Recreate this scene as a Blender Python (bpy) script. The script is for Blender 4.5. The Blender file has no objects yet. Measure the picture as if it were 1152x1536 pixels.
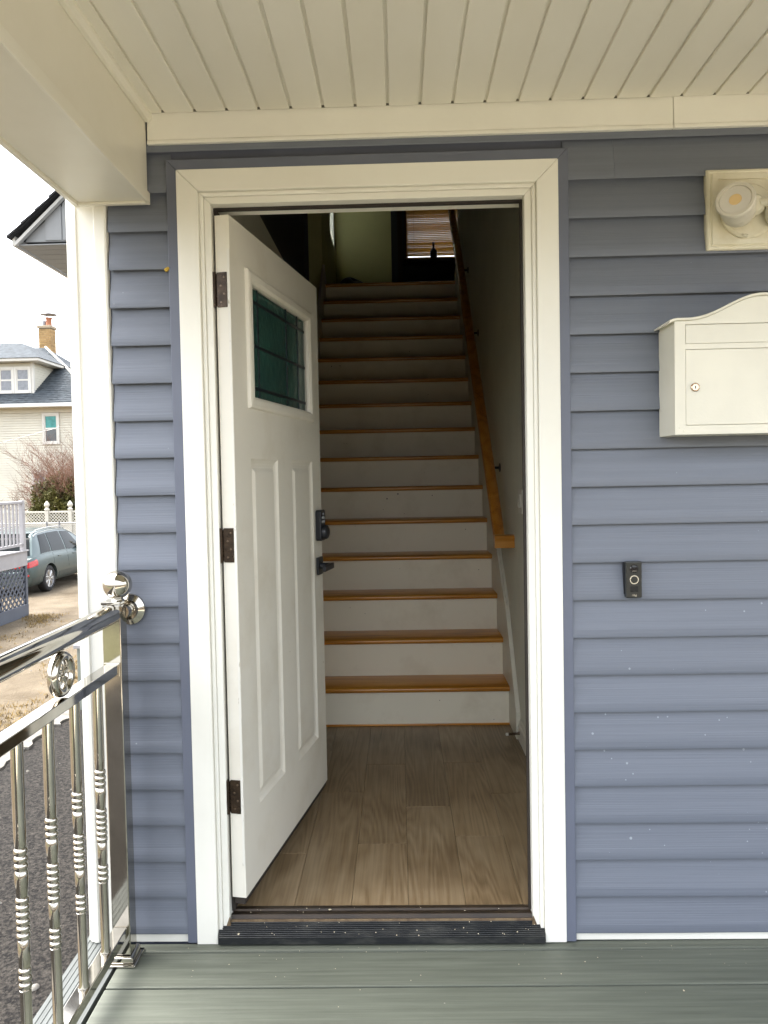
import bpy, bmesh, math, random
from mathutils import Vector, Matrix
R = math.radians
SC = bpy.context.scene
COL = SC.collection

# ------------------------------------------------------------------ camera
CAM = Vector((0.0791, -2.2803, 1.4167))
YAW, PITCH, ROLL, FPX, PPX, PPY = 0.0252, -0.0347, -0.0197, 1140.0, 569.786, 753.609
fwd = Vector((-math.sin(YAW) * math.cos(PITCH), math.cos(YAW) * math.cos(PITCH), math.sin(PITCH)))
rgt = Vector((math.cos(YAW), math.sin(YAW), 0))
upv = rgt.cross(fwd)
Rv = math.cos(ROLL) * rgt + math.sin(ROLL) * upv
Uv = -math.sin(ROLL) * rgt + math.cos(ROLL) * upv
cd = bpy.data.cameras.new('camera')
cam = bpy.data.objects.new('camera', cd)
COL.objects.link(cam)
cam.matrix_world = Matrix(((Rv.x, Uv.x, -fwd.x, CAM.x), (Rv.y, Uv.y, -fwd.y, CAM.y), (Rv.z, Uv.z, -fwd.z, CAM.z), (0, 0, 0, 1)))
cd.sensor_fit = 'VERTICAL'
cd.sensor_height = 36
cd.sensor_width = 27
cd.lens = FPX / 1536 * 36
cd.shift_x = (576 - PPX) / 1536
cd.shift_y = (PPY - 768) / 1536
cd.clip_end = 2000
SC.camera = cam

# ------------------------------------------------------------------ sky, sun, exposure
w = bpy.data.worlds.new('World')
SC.world = w
w.use_nodes = True
nt = w.node_tree
bg = nt.nodes['Background']
sky = nt.nodes.new('ShaderNodeTexSky')
sky.sky_type = 'NISHITA'
sky.sun_disc = False
SUN_EL, SUN_AZ = 62, -72            # azimuth clockwise from +y; the veiled sun stands to the left of the house
sky.sun_elevation = R(SUN_EL)
sky.sun_rotation = R(SUN_AZ)
sky.air_density = 1.0
sky.dust_density = 4.0
sky.ozone_density = 1.0
hs = nt.nodes.new('ShaderNodeHueSaturation')
hs.inputs['Saturation'].default_value = 0.30
nt.links.new(sky.outputs[0], hs.inputs['Color'])
nt.links.new(hs.outputs[0], bg.inputs['Color'])
bg.inputs['Strength'].default_value = 0.15
sl = bpy.data.lights.new('sun', 'SUN')
sl.energy = 1.0
sl.angle = R(45)
sl.color = (1.0, 0.95, 0.88)
so = bpy.data.objects.new('sun', sl)
COL.objects.link(so)
_el, _az = R(SUN_EL), R(SUN_AZ)
sd = Vector((math.sin(_az) * math.cos(_el), math.cos(_az) * math.cos(_el), math.sin(_el)))
so.rotation_euler = sd.to_track_quat('Z', 'Y').to_euler()
so.location = sd * 60
SC.view_settings.view_transform = 'Standard'
SC.view_settings.look = 'None'
SC.view_settings.gamma = 1
SC.view_settings.use_curve_mapping = False
SC.view_settings.exposure = 2.68
SC.render.engine = 'CYCLES'
SC.cycles.max_bounces = 12
SC.cycles.diffuse_bounces = 8
SC.cycles.glossy_bounces = 6
SC.cycles.transmission_bounces = 8
SC.cycles.use_denoising = True
SC.cycles.caustics_reflective = False

# ------------------------------------------------------------------ helpers
ORG = {}

def tag(o, label=None, cat=None, group=None, kind=None):
    if label: o['label'] = label
    if cat: o['category'] = cat
    if group: o['group'] = group
    if kind: o['kind'] = kind
    return o

def thing(name, label, cat, loc=(0, 0, 0), rotz=0, group=None, kind='thing'):
    o = bpy.data.objects.new(name, None)
    COL.objects.link(o)
    o.location = loc
    o.rotation_euler = (0, 0, rotz)
    o.empty_display_size = 0.1
    ORG[o] = Vector((0, 0, 0)) if rotz else Vector(loc)
    return tag(o, label, cat, group, kind)

def struct(name, loc=(0, 0, 0), rotz=0, label=None, cat=None):
    return thing(name, label, cat, loc, rotz, kind='structure')

class MB:
    def __init__(s): s.v, s.f = [], []
    def add(s, vs, fs):
        n = len(s.v)
        s.v += [tuple(p) for p in vs]
        s.f += [tuple(i + n for i in q) for q in fs]
        return s
    def box(s, x0, x1, y0, y1, z0, z1):
        return s.add([(x0, y0, z0), (x1, y0, z0), (x1, y1, z0), (x0, y1, z0), (x0, y0, z1), (x1, y0, z1), (x1, y1, z1), (x0, y1, z1)],
                     [(0, 3, 2, 1), (4, 5, 6, 7), (0, 1, 5, 4), (1, 2, 6, 5), (2, 3, 7, 6), (3, 0, 4, 7)])
    def prism(s, poly, axis, a0, a1):
        # poly: list of 2D points counter-clockwise in the plane across axis: x->(y,z), y->(x,z), z->(x,y)
        def mk(p, a):
            return {'x': (a, p[0], p[1]), 'y': (p[0], a, p[1]), 'z': (p[0], p[1], a)}[axis]
        n = len(poly)
        fs = [tuple(range(n))[::-1], tuple(range(n, 2 * n))] + [(i, (i + 1) % n, n + (i + 1) % n, n + i) for i in range(n)]
        return s.add([mk(p, a0) for p in poly] + [mk(p, a1) for p in poly], fs)
    def lathe(s, prof, c=(0, 0, 0), axis='z', n=20, mat3=None):
        # prof: (r, h)
        vs, fs = [], []
        m = mat3
        for r_, h in prof:
            for k in range(n):
                a = 2 * math.pi * k / n
                p = Vector((r_ * math.cos(a), r_ * math.sin(a), h))
                if m is not None: p = m @ p
                elif axis == 'y': p = Vector((p.x, p.z, p.y))
                elif axis == 'x': p = Vector((p.z, p.x, p.y))
                vs.append((p.x + c[0], p.y + c[1], p.z + c[2]))
        for i in range(len(prof) - 1):
            for k in range(n):
                a, b = i * n + k, i * n + (k + 1) % n
                fs.append((a, b, b + n, a + n))
        if prof[0][0] > 1e-6: fs.append(tuple(range(n))[::-1])
        if prof[-1][0] > 1e-6: fs.append(tuple((len(prof) - 1) * n + k for k in range(n)))
        return s.add(vs, fs)
    def tube(s, pts, rad, n=8, caps=True):
        pts = [Vector(p) for p in pts]
        if not isinstance(rad, (list, tuple)): rad = [rad] * len(pts)
        vs, fs = [], []
        ref = Vector((0.31, 0.17, 0.93))
        for i, p in enumerate(pts):
            d = (pts[min(i + 1, len(pts) - 1)] - pts[max(i - 1, 0)]).normalized()
            if abs(d.dot(ref)) > 0.97: ref = Vector((1, 0.1, 0))
            a = d.cross(ref).normalized()
            b = d.cross(a)
            for k in range(n):
                t = 2 * math.pi * k / n
                vs.append(p + (a * math.cos(t) + b * math.sin(t)) * rad[i])
        for i in range(len(pts) - 1):
            for k in range(n):
                q, q2 = i * n + k, i * n + (k + 1) % n
                fs.append((q, q2, q2 + n, q + n))
        if caps:
            fs.append(tuple(range(n))[::-1])
            fs.append(tuple((len(pts) - 1) * n + k for k in range(n)))
        return s.add(vs, fs)
    def quad(s, a, b, c, d): return s.add([a, b, c, d], [(0, 1, 2, 3)])
    def grid(s, fn, nu, nv):
        vs = [fn(i / nu, j / nv) for j in range(nv + 1) for i in range(nu + 1)]
        fs = [(j * (nu + 1) + i, j * (nu + 1) + i + 1, (j + 1) * (nu + 1) + i + 1, (j + 1) * (nu + 1) + i) for j in range(nv) for i in range(nu)]
        return s.add(vs, fs)
    def build(s, name, m, parent=None, bevel=0, smooth=None, kind=None, label=None, cat=None, group=None, fix=True, seg=2):
        vs = [Vector(p) for p in s.v]
        lo = Vector((min(p.x for p in vs), min(p.y for p in vs), min(p.z for p in vs)))
        hi = Vector((max(p.x for p in vs), max(p.y for p in vs), max(p.z for p in vs)))
        org = Vector(((lo.x + hi.x) / 2, (lo.y + hi.y) / 2, lo.z))
        me = bpy.data.meshes.new(name)
        me.from_pydata([p - org for p in vs], [], s.f)
        if fix:
            bm = bmesh.new()
            bm.from_mesh(me)
            bmesh.ops.recalc_face_normals(bm, faces=bm.faces)
            bm.to_mesh(me)
            bm.free()
        me.validate()
        if smooth is not None:
            me.shade_smooth()
            me.set_sharp_from_angle(angle=R(smooth))
        me.materials.append(m)
        o = bpy.data.objects.new(name, me)
        COL.objects.link(o)
        ORG[o] = org
        o.location = org - (ORG[parent] if parent else Vector((0, 0, 0)))
        if parent: o.parent = parent
        if bevel:
            b = o.modifiers.new('bevel', 'BEVEL')
            b.width = bevel
            b.segments = seg
            b.limit_method = 'ANGLE'
            b.angle_limit = R(40)
        return tag(o, label, cat, group, kind)

def inst(o, parent, org):
    c = o.copy()
    COL.objects.link(c)
    c.parent = parent
    ORG[c] = Vector(org)
    c.location = Vector(org) - (ORG[parent] if parent else Vector((0, 0, 0)))
    return c

def copy_thing(root, loc, label=None):
    r = root.copy()
    COL.objects.link(r)
    r.location = loc
    if label: r['label'] = label
    for ch in list(root.children):
        c = ch.copy()
        COL.objects.link(c)
        c.parent = r
        for g in list(ch.children):
            d = g.copy()
            COL.objects.link(d)
            d.parent = c
    return r

# ------------------------------------------------------------------ materials
def lin(c): return c if len(c) == 4 else (*c, 1)

def mat(name, col, rough=0.5, metal=0.0, col2=None, scale=6, stretch=(1, 1, 1), detail=4, bump=0.0, bscale=None, bstretch=None,
        rnd=0.0, spec=0.5, lo=0.35, hi=0.65, specks=None, coat=0, roughvar=0.0, trans=0.0, distort=0.0):
    m = bpy.data.materials.new(name)
    m.use_nodes = True
    t = m.node_tree
    N, L = t.nodes, t.links
    b = N['Principled BSDF']
    b.inputs['Roughness'].default_value = rough
    b.inputs['Metallic'].default_value = metal
    b.inputs['Specular IOR Level'].default_value = spec
    b.inputs['Coat Weight'].default_value = coat
    b.inputs['Transmission Weight'].default_value = trans
    tc = N.new('ShaderNodeTexCoord')
    oi = N.new('ShaderNodeObjectInfo')
    mul = N.new('ShaderNodeMath'); mul.operation = 'MULTIPLY'; mul.inputs[1].default_value = 23.7
    L.new(oi.outputs['Random'], mul.inputs[0])
    ad = N.new('ShaderNodeVectorMath'); ad.operation = 'ADD'
    L.new(tc.outputs['Object'], ad.inputs[0])
    L.new(mul.outputs[0], ad.inputs[1])
    def noise(sc, st, det, dist=0.0):
        mp = N.new('ShaderNodeMapping')
        mp.inputs['Scale'].default_value = st
        L.new(ad.outputs[0], mp.inputs['Vector'])
        n = N.new('ShaderNodeTexNoise')
        n.inputs['Scale'].default_value = sc
        n.inputs['Detail'].default_value = det
        n.inputs['Roughness'].default_value = 0.6
        n.inputs['Distortion'].default_value = dist
        L.new(mp.outputs[0], n.inputs['Vector'])
        return n
    n1 = noise(scale, stretch, detail, distort)
    rp = N.new('ShaderNodeValToRGB')
    rp.color_ramp.elements[0].position = lo
    rp.color_ramp.elements[1].position = hi
    c2 = col2 if col2 else tuple(c * 0.9 for c in col)
    rp.color_ramp.elements[0].color = lin(c2)
    rp.color_ramp.elements[1].color = lin(col)
    L.new(n1.outputs['Fac'], rp.inputs['Fac'])
    out = rp.outputs['Color']
    if rnd:
        mr = N.new('ShaderNodeMapRange')
        mr.inputs['To Min'].default_value = 1 - rnd
        mr.inputs['To Max'].default_value = 1 + rnd
        L.new(oi.outputs['Random'], mr.inputs['Value'])
        mx = N.new('ShaderNodeVectorMath'); mx.operation = 'SCALE'
        L.new(out, mx.inputs[0])
        L.new(mr.outputs[0], mx.inputs['Scale'])
        out = mx.outputs[0]
    if specks:
        sc_, thr, scol = specks
        vo = N.new('ShaderNodeTexVoronoi')
        vo.inputs['Scale'].default_value = sc_
        L.new(ad.outputs[0], vo.inputs['Vector'])
        n3 = noise(sc_ * 0.17, (1, 1, 1), 2)
        lt = N.new('ShaderNodeMath'); lt.operation = 'LESS_THAN'
        m2 = N.new('ShaderNodeMath'); m2.operation = 'MULTIPLY'
        sb = N.new('ShaderNodeMath'); sb.operation = 'SUBTRACT'; sb.inputs[1].default_value = 0.45
        L.new(n3.outputs['Fac'], sb.inputs[0])
        L.new(sb.outputs[0], m2.inputs[0]); m2.inputs[1].default_value = thr
        L.new(vo.outputs['Distance'], lt.inputs[0])
        L.new(m2.outputs[0], lt.inputs[1])
        mx2 = N.new('ShaderNodeMix'); mx2.data_type = 'RGBA'
        L.new(lt.outputs[0], mx2.inputs['Factor'])
        L.new(out, mx2.inputs['A'])
        mx2.inputs['B'].default_value = lin(scol)
        out = mx2.outputs['Result']
    L.new(out, b.inputs['Base Color'])
    if roughvar:
        mr2 = N.new('ShaderNodeMapRange')
        mr2.inputs['To Min'].default_value = max(0, rough - roughvar)
        mr2.inputs['To Max'].default_value = min(1, rough + roughvar)
        n4 = noise(scale * 1.7, stretch, 5)
        L.new(n4.outputs['Fac'], mr2.inputs['Value'])
        L.new(mr2.outputs[0], b.inputs['Roughness'])
    if bump:
        n2 = noise(bscale or scale * 4, bstretch or stretch, 4)
        bp = N.new('ShaderNodeBump')
        bp.inputs['Strength'].default_value = 1.0
        bp.inputs['Distance'].default_value = bump
        L.new(n2.outputs['Fac'], bp.inputs['Height'])
        L.new(bp.outputs[0], b.inputs['Normal'])
    return m

def wood_mat(name, dark, mid, light, rough, axis, rnd=0.12, ring=9.0, coat=0.0, bump=0.0004, ramp=0.55, fine=0.55, blotch=0.4):
    """long-grained wood: rings stretched along axis plus fine pores"""
    m = bpy.data.materials.new(name)
    m.use_nodes = True
    t = m.node_tree
    N, L = t.nodes, t.links
    b = N['Principled BSDF']
    b.inputs['Roughness'].default_value = rough
    b.inputs['Coat Weight'].default_value = coat
    tc = N.new('ShaderNodeTexCoord')
    oi = N.new('ShaderNodeObjectInfo')
    mul = N.new('ShaderNodeMath'); mul.operation = 'MULTIPLY'; mul.inputs[1].default_value = 31.3
    L.new(oi.outputs['Random'], mul.inputs[0])
    ad = N.new('ShaderNodeVectorMath'); ad.operation = 'ADD'
    L.new(tc.outputs['Object'], ad.inputs[0]); L.new(mul.outputs[0], ad.inputs[1])
    st = {'x': (0.07, 1, 1), 'y': (1, 0.07, 1)}[axis]
    mp = N.new('ShaderNodeMapping'); mp.inputs['Scale'].default_value = st
    L.new(ad.outputs[0], mp.inputs['Vector'])
    n0 = N.new('ShaderNodeTexNoise'); n0.inputs['Scale'].default_value = 5.0; n0.inputs['Detail'].default_value = 2
    L.new(mp.outputs[0], n0.inputs['Vector'])
    mm = N.new('ShaderNodeMath'); mm.operation = 'MULTIPLY'; mm.inputs[1].default_value = ring
    L.new(n0.outputs['Fac'], mm.inputs[0])
    sn = N.new('ShaderNodeMath'); sn.operation = 'PINGPONG'; sn.inputs[1].default_value = 0.5
    L.new(mm.outputs[0], sn.inputs[0])
    st2 = {'x': (0.03, 1, 1), 'y': (1, 0.03, 1)}[axis]
    mp2 = N.new('ShaderNodeMapping'); mp2.inputs['Scale'].default_value = st2
    L.new(ad.outputs[0], mp2.inputs['Vector'])
    n1 = N.new('ShaderNodeTexNoise'); n1.inputs['Scale'].default_value = 140; n1.inputs['Detail'].default_value = 3
    L.new(mp2.outputs[0], n1.inputs['Vector'])
    n2 = N.new('ShaderNodeTexNoise'); n2.inputs['Scale'].default_value = 3.2; n2.inputs['Detail'].default_value = 3
    L.new(ad.outputs[0], n2.inputs['Vector'])
    a1 = N.new('ShaderNodeMath'); a1.operation = 'MULTIPLY_ADD'; a1.inputs[1].default_value = ramp
    L.new(sn.outputs[0], a1.inputs[0])
    a0 = N.new('ShaderNodeMath'); a0.operation = 'MULTIPLY'; a0.inputs[1].default_value = fine
    L.new(n1.outputs['Fac'], a0.inputs[0])
    L.new(a0.outputs[0], a1.inputs[2])
    a2 = N.new('ShaderNodeMath'); a2.operation = 'MULTIPLY_ADD'; a2.inputs[1].default_value = blotch
    L.new(n2.outputs['Fac'], a2.inputs[0]); L.new(a1.outputs[0], a2.inputs[2])
    rp = N.new('ShaderNodeValToRGB')
    e = rp.color_ramp.elements
    e[0].position = 0.32; e[0].color = lin(dark)
    e[1].position = 0.95; e[1].color = lin(light)
    em = e.new(0.58); em.color = lin(mid)
    L.new(a2.outputs[0], rp.inputs['Fac'])
    mr = N.new('ShaderNodeMapRange'); mr.inputs['To Min'].default_value = 1 - rnd; mr.inputs['To Max'].default_value = 1 + rnd
    L.new(oi.outputs['Random'], mr.inputs['Value'])
    sc = N.new('ShaderNodeVectorMath'); sc.operation = 'SCALE'
    L.new(rp.outputs['Color'], sc.inputs[0]); L.new(mr.outputs[0], sc.inputs['Scale'])
    L.new(sc.outputs[0], b.inputs['Base Color'])
    bp = N.new('ShaderNodeBump'); bp.inputs['Distance'].default_value = bump
    L.new(a1.outputs[0], bp.inputs['Height']); L.new(bp.outputs[0], b.inputs['Normal'])
    return m

M = {}
M['siding'] = mat('blue_grey_vinyl', (0.157, 0.174, 0.213), 0.42, col2=(0.135, 0.151, 0.187), scale=8.0, stretch=(0.12, 1, 7), detail=7, bump=0.0009, bscale=9, bstretch=(0.16, 8, 32), rnd=0.045, roughvar=0.1, lo=0.3, hi=0.7, specks=(24, 0.16, (0.36, 0.39, 0.42)))
M['siding_low'] = mat('splashed_blue_grey_vinyl', (0.157, 0.174, 0.213), 0.42, col2=(0.135, 0.151, 0.187), scale=8.0, stretch=(0.12, 1, 7), detail=7, bump=0.0009, bscale=9, bstretch=(0.16, 8, 32), rnd=0.045, roughvar=0.1, lo=0.3, hi=0.7, specks=(29, 0.45, (0.30, 0.33, 0.37)))
M['jtrim'] = mat('blue_grey_trim', (0.128, 0.142, 0.188), 0.45, scale=4, bump=0.0003, bscale=60)
M['white_trim'] = mat('warm_white_trim', (0.83, 0.815, 0.745), 0.42, col2=(0.77, 0.75, 0.675), scale=2.2, detail=7, bump=0.0004, bscale=26, roughvar=0.12, lo=0.28, hi=0.58)
M['white_alu'] = mat('white_coil_stock', (0.80, 0.775, 0.685), 0.36, col2=(0.74, 0.71, 0.61), scale=1.6, detail=6, bump=0.0018, bscale=4, roughvar=0.1, lo=0.3, hi=0.6)
M['soffit'] = mat('white_vinyl_soffit', (0.80, 0.775, 0.695), 0.45, col2=(0.745, 0.715, 0.625), scale=2.5, stretch=(1, 0.4, 1), detail=6, bump=0.0005, bscale=9, rnd=0.02, roughvar=0.1)
M['groove'] = mat('soffit_back', (0.30, 0.28, 0.23), 0.8)
M['door'] = mat('door_white_paint', (0.74, 0.71, 0.63), 0.38, col2=(0.66, 0.62, 0.53), scale=4.5, detail=9, bump=0.0005, bscale=45, roughvar=0.14, lo=0.27, hi=0.5, specks=(11, 0.22, (0.42, 0.36, 0.27)))
M['edge_wood'] = mat('chipped_paint_edge', (0.72, 0.70, 0.64), 0.5, col2=(0.30, 0.25, 0.17), scale=60, stretch=(1, 1, 0.35), lo=0.30, hi=0.40)
M['bronze'] = mat('dark_bronze_metal', (0.060, 0.040, 0.026), 0.30, 0.7, col2=(0.030, 0.021, 0.015), scale=40, roughvar=0.15)
M['screw'] = mat('bronze_screw', (0.16, 0.12, 0.09), 0.3, 1.0)
M['gasket'] = mat('dark_weatherstrip', (0.025, 0.018, 0.014), 0.7)
M['glass_teal'] = mat('teal_textured_glass', (0.030, 0.105, 0.088), 0.15, 0.0, col2=(0.016, 0.062, 0.060), scale=7, detail=6, bump=0.003, bscale=30, trans=0.2)
M['came'] = mat('blackened_came', (0.010, 0.016, 0.022), 0.4, 0.3)
M['black'] = mat('black_satin_metal', (0.018, 0.02, 0.026), 0.34, 0.2)
M['key'] = mat('pale_keypad_key', (0.45, 0.47, 0.5), 0.4)
M['sill_black'] = mat('black_ridged_sill', (0.016, 0.018, 0.020), 0.42, 0.3, col2=(0.060, 0.060, 0.055), scale=24, stretch=(0.35, 1, 1), lo=0.30, hi=0.52, specks=(60, 0.3, (0.22, 0.20, 0.16)))
M['sill_brown'] = mat('brown_threshold', (0.050, 0.034, 0.021), 0.45, 0.3, col2=(0.020, 0.015, 0.011), scale=20, stretch=(0.3, 1, 1), specks=(50, 0.4, (0.2, 0.17, 0.12)))
M['caulk'] = mat('dirty_tan_caulk', (0.17, 0.12, 0.065), 0.8, col2=(0.08, 0.05, 0.028), scale=30)
M['chip'] = mat('paint_chip', (0.55, 0.48, 0.34), 0.7)
M['plank'] = wood_mat('brown_oak_plank', (0.110, 0.070, 0.033), (0.225, 0.158, 0.087), (0.36, 0.275, 0.17), 0.36, 'y', 0.10, 30, ramp=0.34, fine=0.42, blotch=0.62)
M['tread'] = wood_mat('honey_oak_tread', (0.30, 0.10, 0.010), (0.52, 0.215, 0.024), (0.64, 0.31, 0.05), 0.28, 'x', 0.06, 9, 0.3)
M['rail_wood'] = wood_mat('honey_oak_rail', (0.30, 0.095, 0.010), (0.50, 0.19, 0.022), (0.60, 0.28, 0.05), 0.28, 'y', 0.03, 8, 0.3)
M['riser'] = mat('scuffed_riser_paint', (0.84, 0.79, 0.655), 0.5, col2=(0.71, 0.65, 0.51), scale=4, detail=8, lo=0.22, hi=0.48, rnd=0.03, specks=(16, 0.3, (0.3, 0.26, 0.2)))
M['skirt'] = mat('stair_skirt_paint', (0.72, 0.69, 0.58), 0.4, scale=4)
M['hallwall'] = mat('grey_hall_paint', (0.70, 0.69, 0.58), 0.7, scale=3, bump=0.0004, bscale=90)
M['darkwall'] = mat('charcoal_wall', (0.075, 0.08, 0.085), 0.7, scale=3)  # dark grey for upper stairwell, far landing walls and one casing
M['greenwall'] = mat('olive_green_paint', (0.70, 0.68, 0.34), 0.7, col2=(0.64, 0.63, 0.32), scale=2)
M['darkwood'] = mat('dark_stained_wood', (0.07, 0.04, 0.022), 0.4, scale=10)
M['blind'] = mat('tan_blind_slat', (0.50, 0.34, 0.14), 0.5, scale=10)
_t = M['blind'].node_tree
_tr = _t.nodes.new('ShaderNodeBsdfTranslucent'); _tr.inputs['Color'].default_value = (0.72, 0.50, 0.18, 1)
_mx = _t.nodes.new('ShaderNodeMixShader'); _mx.inputs[0].default_value = 0.5
_t.links.new(_t.nodes['Principled BSDF'].outputs[0], _mx.inputs[1]); _t.links.new(_tr.outputs[0], _mx.inputs[2])
_t.links.new(_mx.outputs[0], _t.nodes['Material Output'].inputs['Surface'])
M['glass'] = mat('window_glass', (0.9, 0.95, 0.95), 0.02, trans=1.0)
M['deck'] = mat('grey_green_composite', (0.122, 0.133, 0.106), 0.6, col2=(0.072, 0.080, 0.062), scale=95, stretch=(0.028, 1, 1), detail=10, bump=0.0008, bscale=150, bstretch=(0.02, 1, 1), rnd=0.05, lo=0.30, hi=0.72, specks=(15, 0.14, (0.25, 0.25, 0.21)))
M['deck_edge'] = mat('grey_grooved_composite', (0.095, 0.105, 0.102), 0.6, col2=(0.066, 0.073, 0.07), scale=40, stretch=(1, 0.05, 1), bump=0.0015, bscale=60, bstretch=(1, 0.02, 1))
M['dark'] = mat('dark_underdeck', (0.012, 0.011, 0.01), 0.9)
M['chrome'] = mat('polished_stainless', (0.53, 0.50, 0.445), 0.075, 1.0, col2=(0.42, 0.395, 0.345), scale=11, detail=8, roughvar=0.055, lo=0.3, hi=0.6)
M['chrome_ring'] = mat('knurled_stainless', (0.60, 0.565, 0.50), 0.14, 1.0)
M['mailbox'] = mat('cream_powder_coat', (0.77, 0.745, 0.64), 0.38, scale=3, bump=0.0003, bscale=120)
M['brass'] = mat('nickel_lock', (0.7, 0.55, 0.42), 0.2, 1.0)
M['lampwhite'] = mat('aged_white_plastic', (0.76, 0.73, 0.60), 0.42, col2=(0.65, 0.60, 0.45), scale=9, detail=6)
M['lamphead'] = mat('lamp_head_plastic', (0.70, 0.66, 0.56), 0.38, scale=8)
M['lens'] = mat('frosted_lens', (0.74, 0.70, 0.62), 0.25, scale=6)
M['led'] = mat('yellow_led_chip', (0.78, 0.56, 0.27), 0.5, scale=8)
M['bell'] = mat('doorbell_black', (0.022, 0.023, 0.02), 0.3, specks=(160, 0.9, (0.07, 0.065, 0.055)))
M['belllens'] = mat('doorbell_lens', (0.008, 0.008, 0.01), 0.05)
M['silver'] = mat('silver_ring', (0.75, 0.72, 0.62), 0.25, 0.9)
M['switch'] = mat('switch_white', (0.7, 0.68, 0.6), 0.4)
M['yellow'] = mat('yellow_foam', (0.55, 0.36, 0.05), 0.7)
M['asphalt'] = mat('dark_asphalt', (0.042, 0.037, 0.031), 0.9, col2=(0.004, 0.0035, 0.003), scale=38, detail=10, bump=0.015, bscale=50, lo=0.40, hi=0.66, specks=(40, 0.8, (0.10, 0.088, 0.075)), spec=0.2)
M['gravel'] = mat('tan_gravel', (0.135, 0.106, 0.068), 0.95, col2=(0.066, 0.046, 0.022), scale=1.1, detail=14, bump=0.03, bscale=22, lo=0.34, hi=0.62, specks=(9, 0.55, (0.21, 0.185, 0.145)))
M['lawn'] = mat('winter_lawn', (0.12, 0.12, 0.055), 0.95, col2=(0.075, 0.07, 0.03), scale=3, detail=8, bump=0.01, bscale=50)
M['paving'] = mat('pale_paving', (0.52, 0.47, 0.37), 0.9, col2=(0.42, 0.375, 0.29), scale=4, detail=8, bump=0.004, bscale=60)
M['concrete'] = mat('pale_concrete', (0.19, 0.178, 0.158), 0.85, col2=(0.10, 0.093, 0.078), scale=9, detail=9, bump=0.006, bscale=60)
M['drygrass'] = mat('dry_grass', (0.20, 0.125, 0.028), 0.9, col2=(0.12, 0.08, 0.02), scale=20, rnd=0.1)
M['boxwall'] = mat('grey_green_board', (0.22, 0.243, 0.213), 0.6, scale=3)
M['wingwall'] = mat('grey_siding', (0.30, 0.305, 0.30), 0.6, scale=3)
M['shingle_dark'] = mat('dark_shingle', (0.035, 0.034, 0.034), 0.85, col2=(0.018, 0.018, 0.018), scale=30, bump=0.006, bscale=30)
M['shingle'] = mat('slate_shingle', (0.050, 0.063, 0.073), 0.9, col2=(0.020, 0.026, 0.032), scale=6, stretch=(0.8, 1.6, 1.6), detail=5, bump=0.02, bscale=9, lo=0.4, hi=0.6)
M['housewhite'] = mat('cream_clapboard', (0.64, 0.61, 0.505), 0.6, scale=1, rnd=0.0)
M['trimwhite'] = mat('white_house_trim', (0.66, 0.64, 0.58), 0.5, scale=2)
M['pane'] = mat('dark_window_pane', (0.05, 0.055, 0.06), 0.06, scale=2, col2=(0.10, 0.11, 0.12), spec=0.8)
M['panecurtain'] = mat('grey_curtained_pane', (0.24, 0.25, 0.27), 0.12, scale=8, col2=(0.17, 0.18, 0.20))
M['teal'] = mat('teal_curtain_pane', (0.06, 0.30, 0.28), 0.15, col2=(0.03, 0.2, 0.19), scale=6)
M['brickcol'] = mat('tan_chimney_brick', (0.46, 0.30, 0.13), 0.85, col2=(0.33, 0.20, 0.08), scale=6, rnd=0.18)
M['mortar'] = mat('chimney_mortar', (0.40, 0.32, 0.22), 0.9)
M['clay'] = mat('clay_pot', (0.42, 0.17, 0.09), 0.8)
M['metal'] = mat('grey_metal', (0.25, 0.25, 0.26), 0.4, 0.7)
M['vinylfence'] = mat('white_vinyl_fence', (0.60, 0.565, 0.48), 0.5)
M['chain'] = mat('galvanised_wire', (0.32, 0.32, 0.31), 0.45, 0.6)
M['ndeck'] = mat('pale_lavender_deck_paint', (0.34, 0.33, 0.335), 0.6, scale=5)
M['nlattice'] = mat('slate_lattice_paint', (0.085, 0.095, 0.118), 0.65, scale=5)
M['carpaint'] = mat('grey_green_car_paint', (0.068, 0.097, 0.097), 0.3, 0.3, col2=(0.064, 0.09, 0.09), scale=2, coat=0.3)
M['carlow'] = mat('car_lower_cladding', (0.075, 0.09, 0.087), 0.4, 0.2)
M['carglass'] = mat('car_window_glass', (0.010, 0.013, 0.014), 0.04, spec=0.12)
M['red'] = mat('red_tail_lens', (0.55, 0.012, 0.015), 0.12, col2=(0.4, 0.01, 0.012), scale=30, coat=0.5)
M['rubber'] = mat('tyre_rubber', (0.018, 0.018, 0.018), 0.8)
M['alloy'] = mat('alloy_rim', (0.55, 0.55, 0.54), 0.25, 0.8)
M['twig'] = mat('reddish_twig', (0.24, 0.125, 0.080), 0.8, col2=(0.16, 0.08, 0.05), scale=4)
M['trunk'] = mat('grey_stem', (0.26, 0.20, 0.14), 0.85, col2=(0.16, 0.12, 0.08), scale=20)
M['evergreen'] = mat('olive_evergreen', (0.095, 0.085, 0.009), 0.75, col2=(0.045, 0.045, 0.006), scale=1.6, lo=0.35, hi=0.6)
M['wire'] = mat('black_cable', (0.05, 0.05, 0.05), 0.6)

GZ = -1.68
rng = random.Random(7)

# ================================================================== SETTING: ground
g = MB().grid(lambda u, v: (-260 + 520 * u, -200 + 460 * v, GZ), 8, 8).build('ground', M['gravel'], kind='structure')
def wob(i, a, s): return a * math.sin(i * 1.7 + s) + a * 0.6 * math.sin(i * 3.9 + s * 2)
mb = MB()
n = 60
vs = []
for i in range(n + 1):
    y = -14 + (7.80 + 14) * i / n
    vs += [(-4.33 + wob(i, 0.02, 1), y, GZ + 0.012), (-0.9, y, GZ + 0.012)]
mb.add(vs, [(2 * i, 2 * i + 1, 2 * i + 3, 2 * i + 2) for i in range(n)])
mb.build('asphalt_driveway', M['asphalt'], kind='structure')
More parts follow.
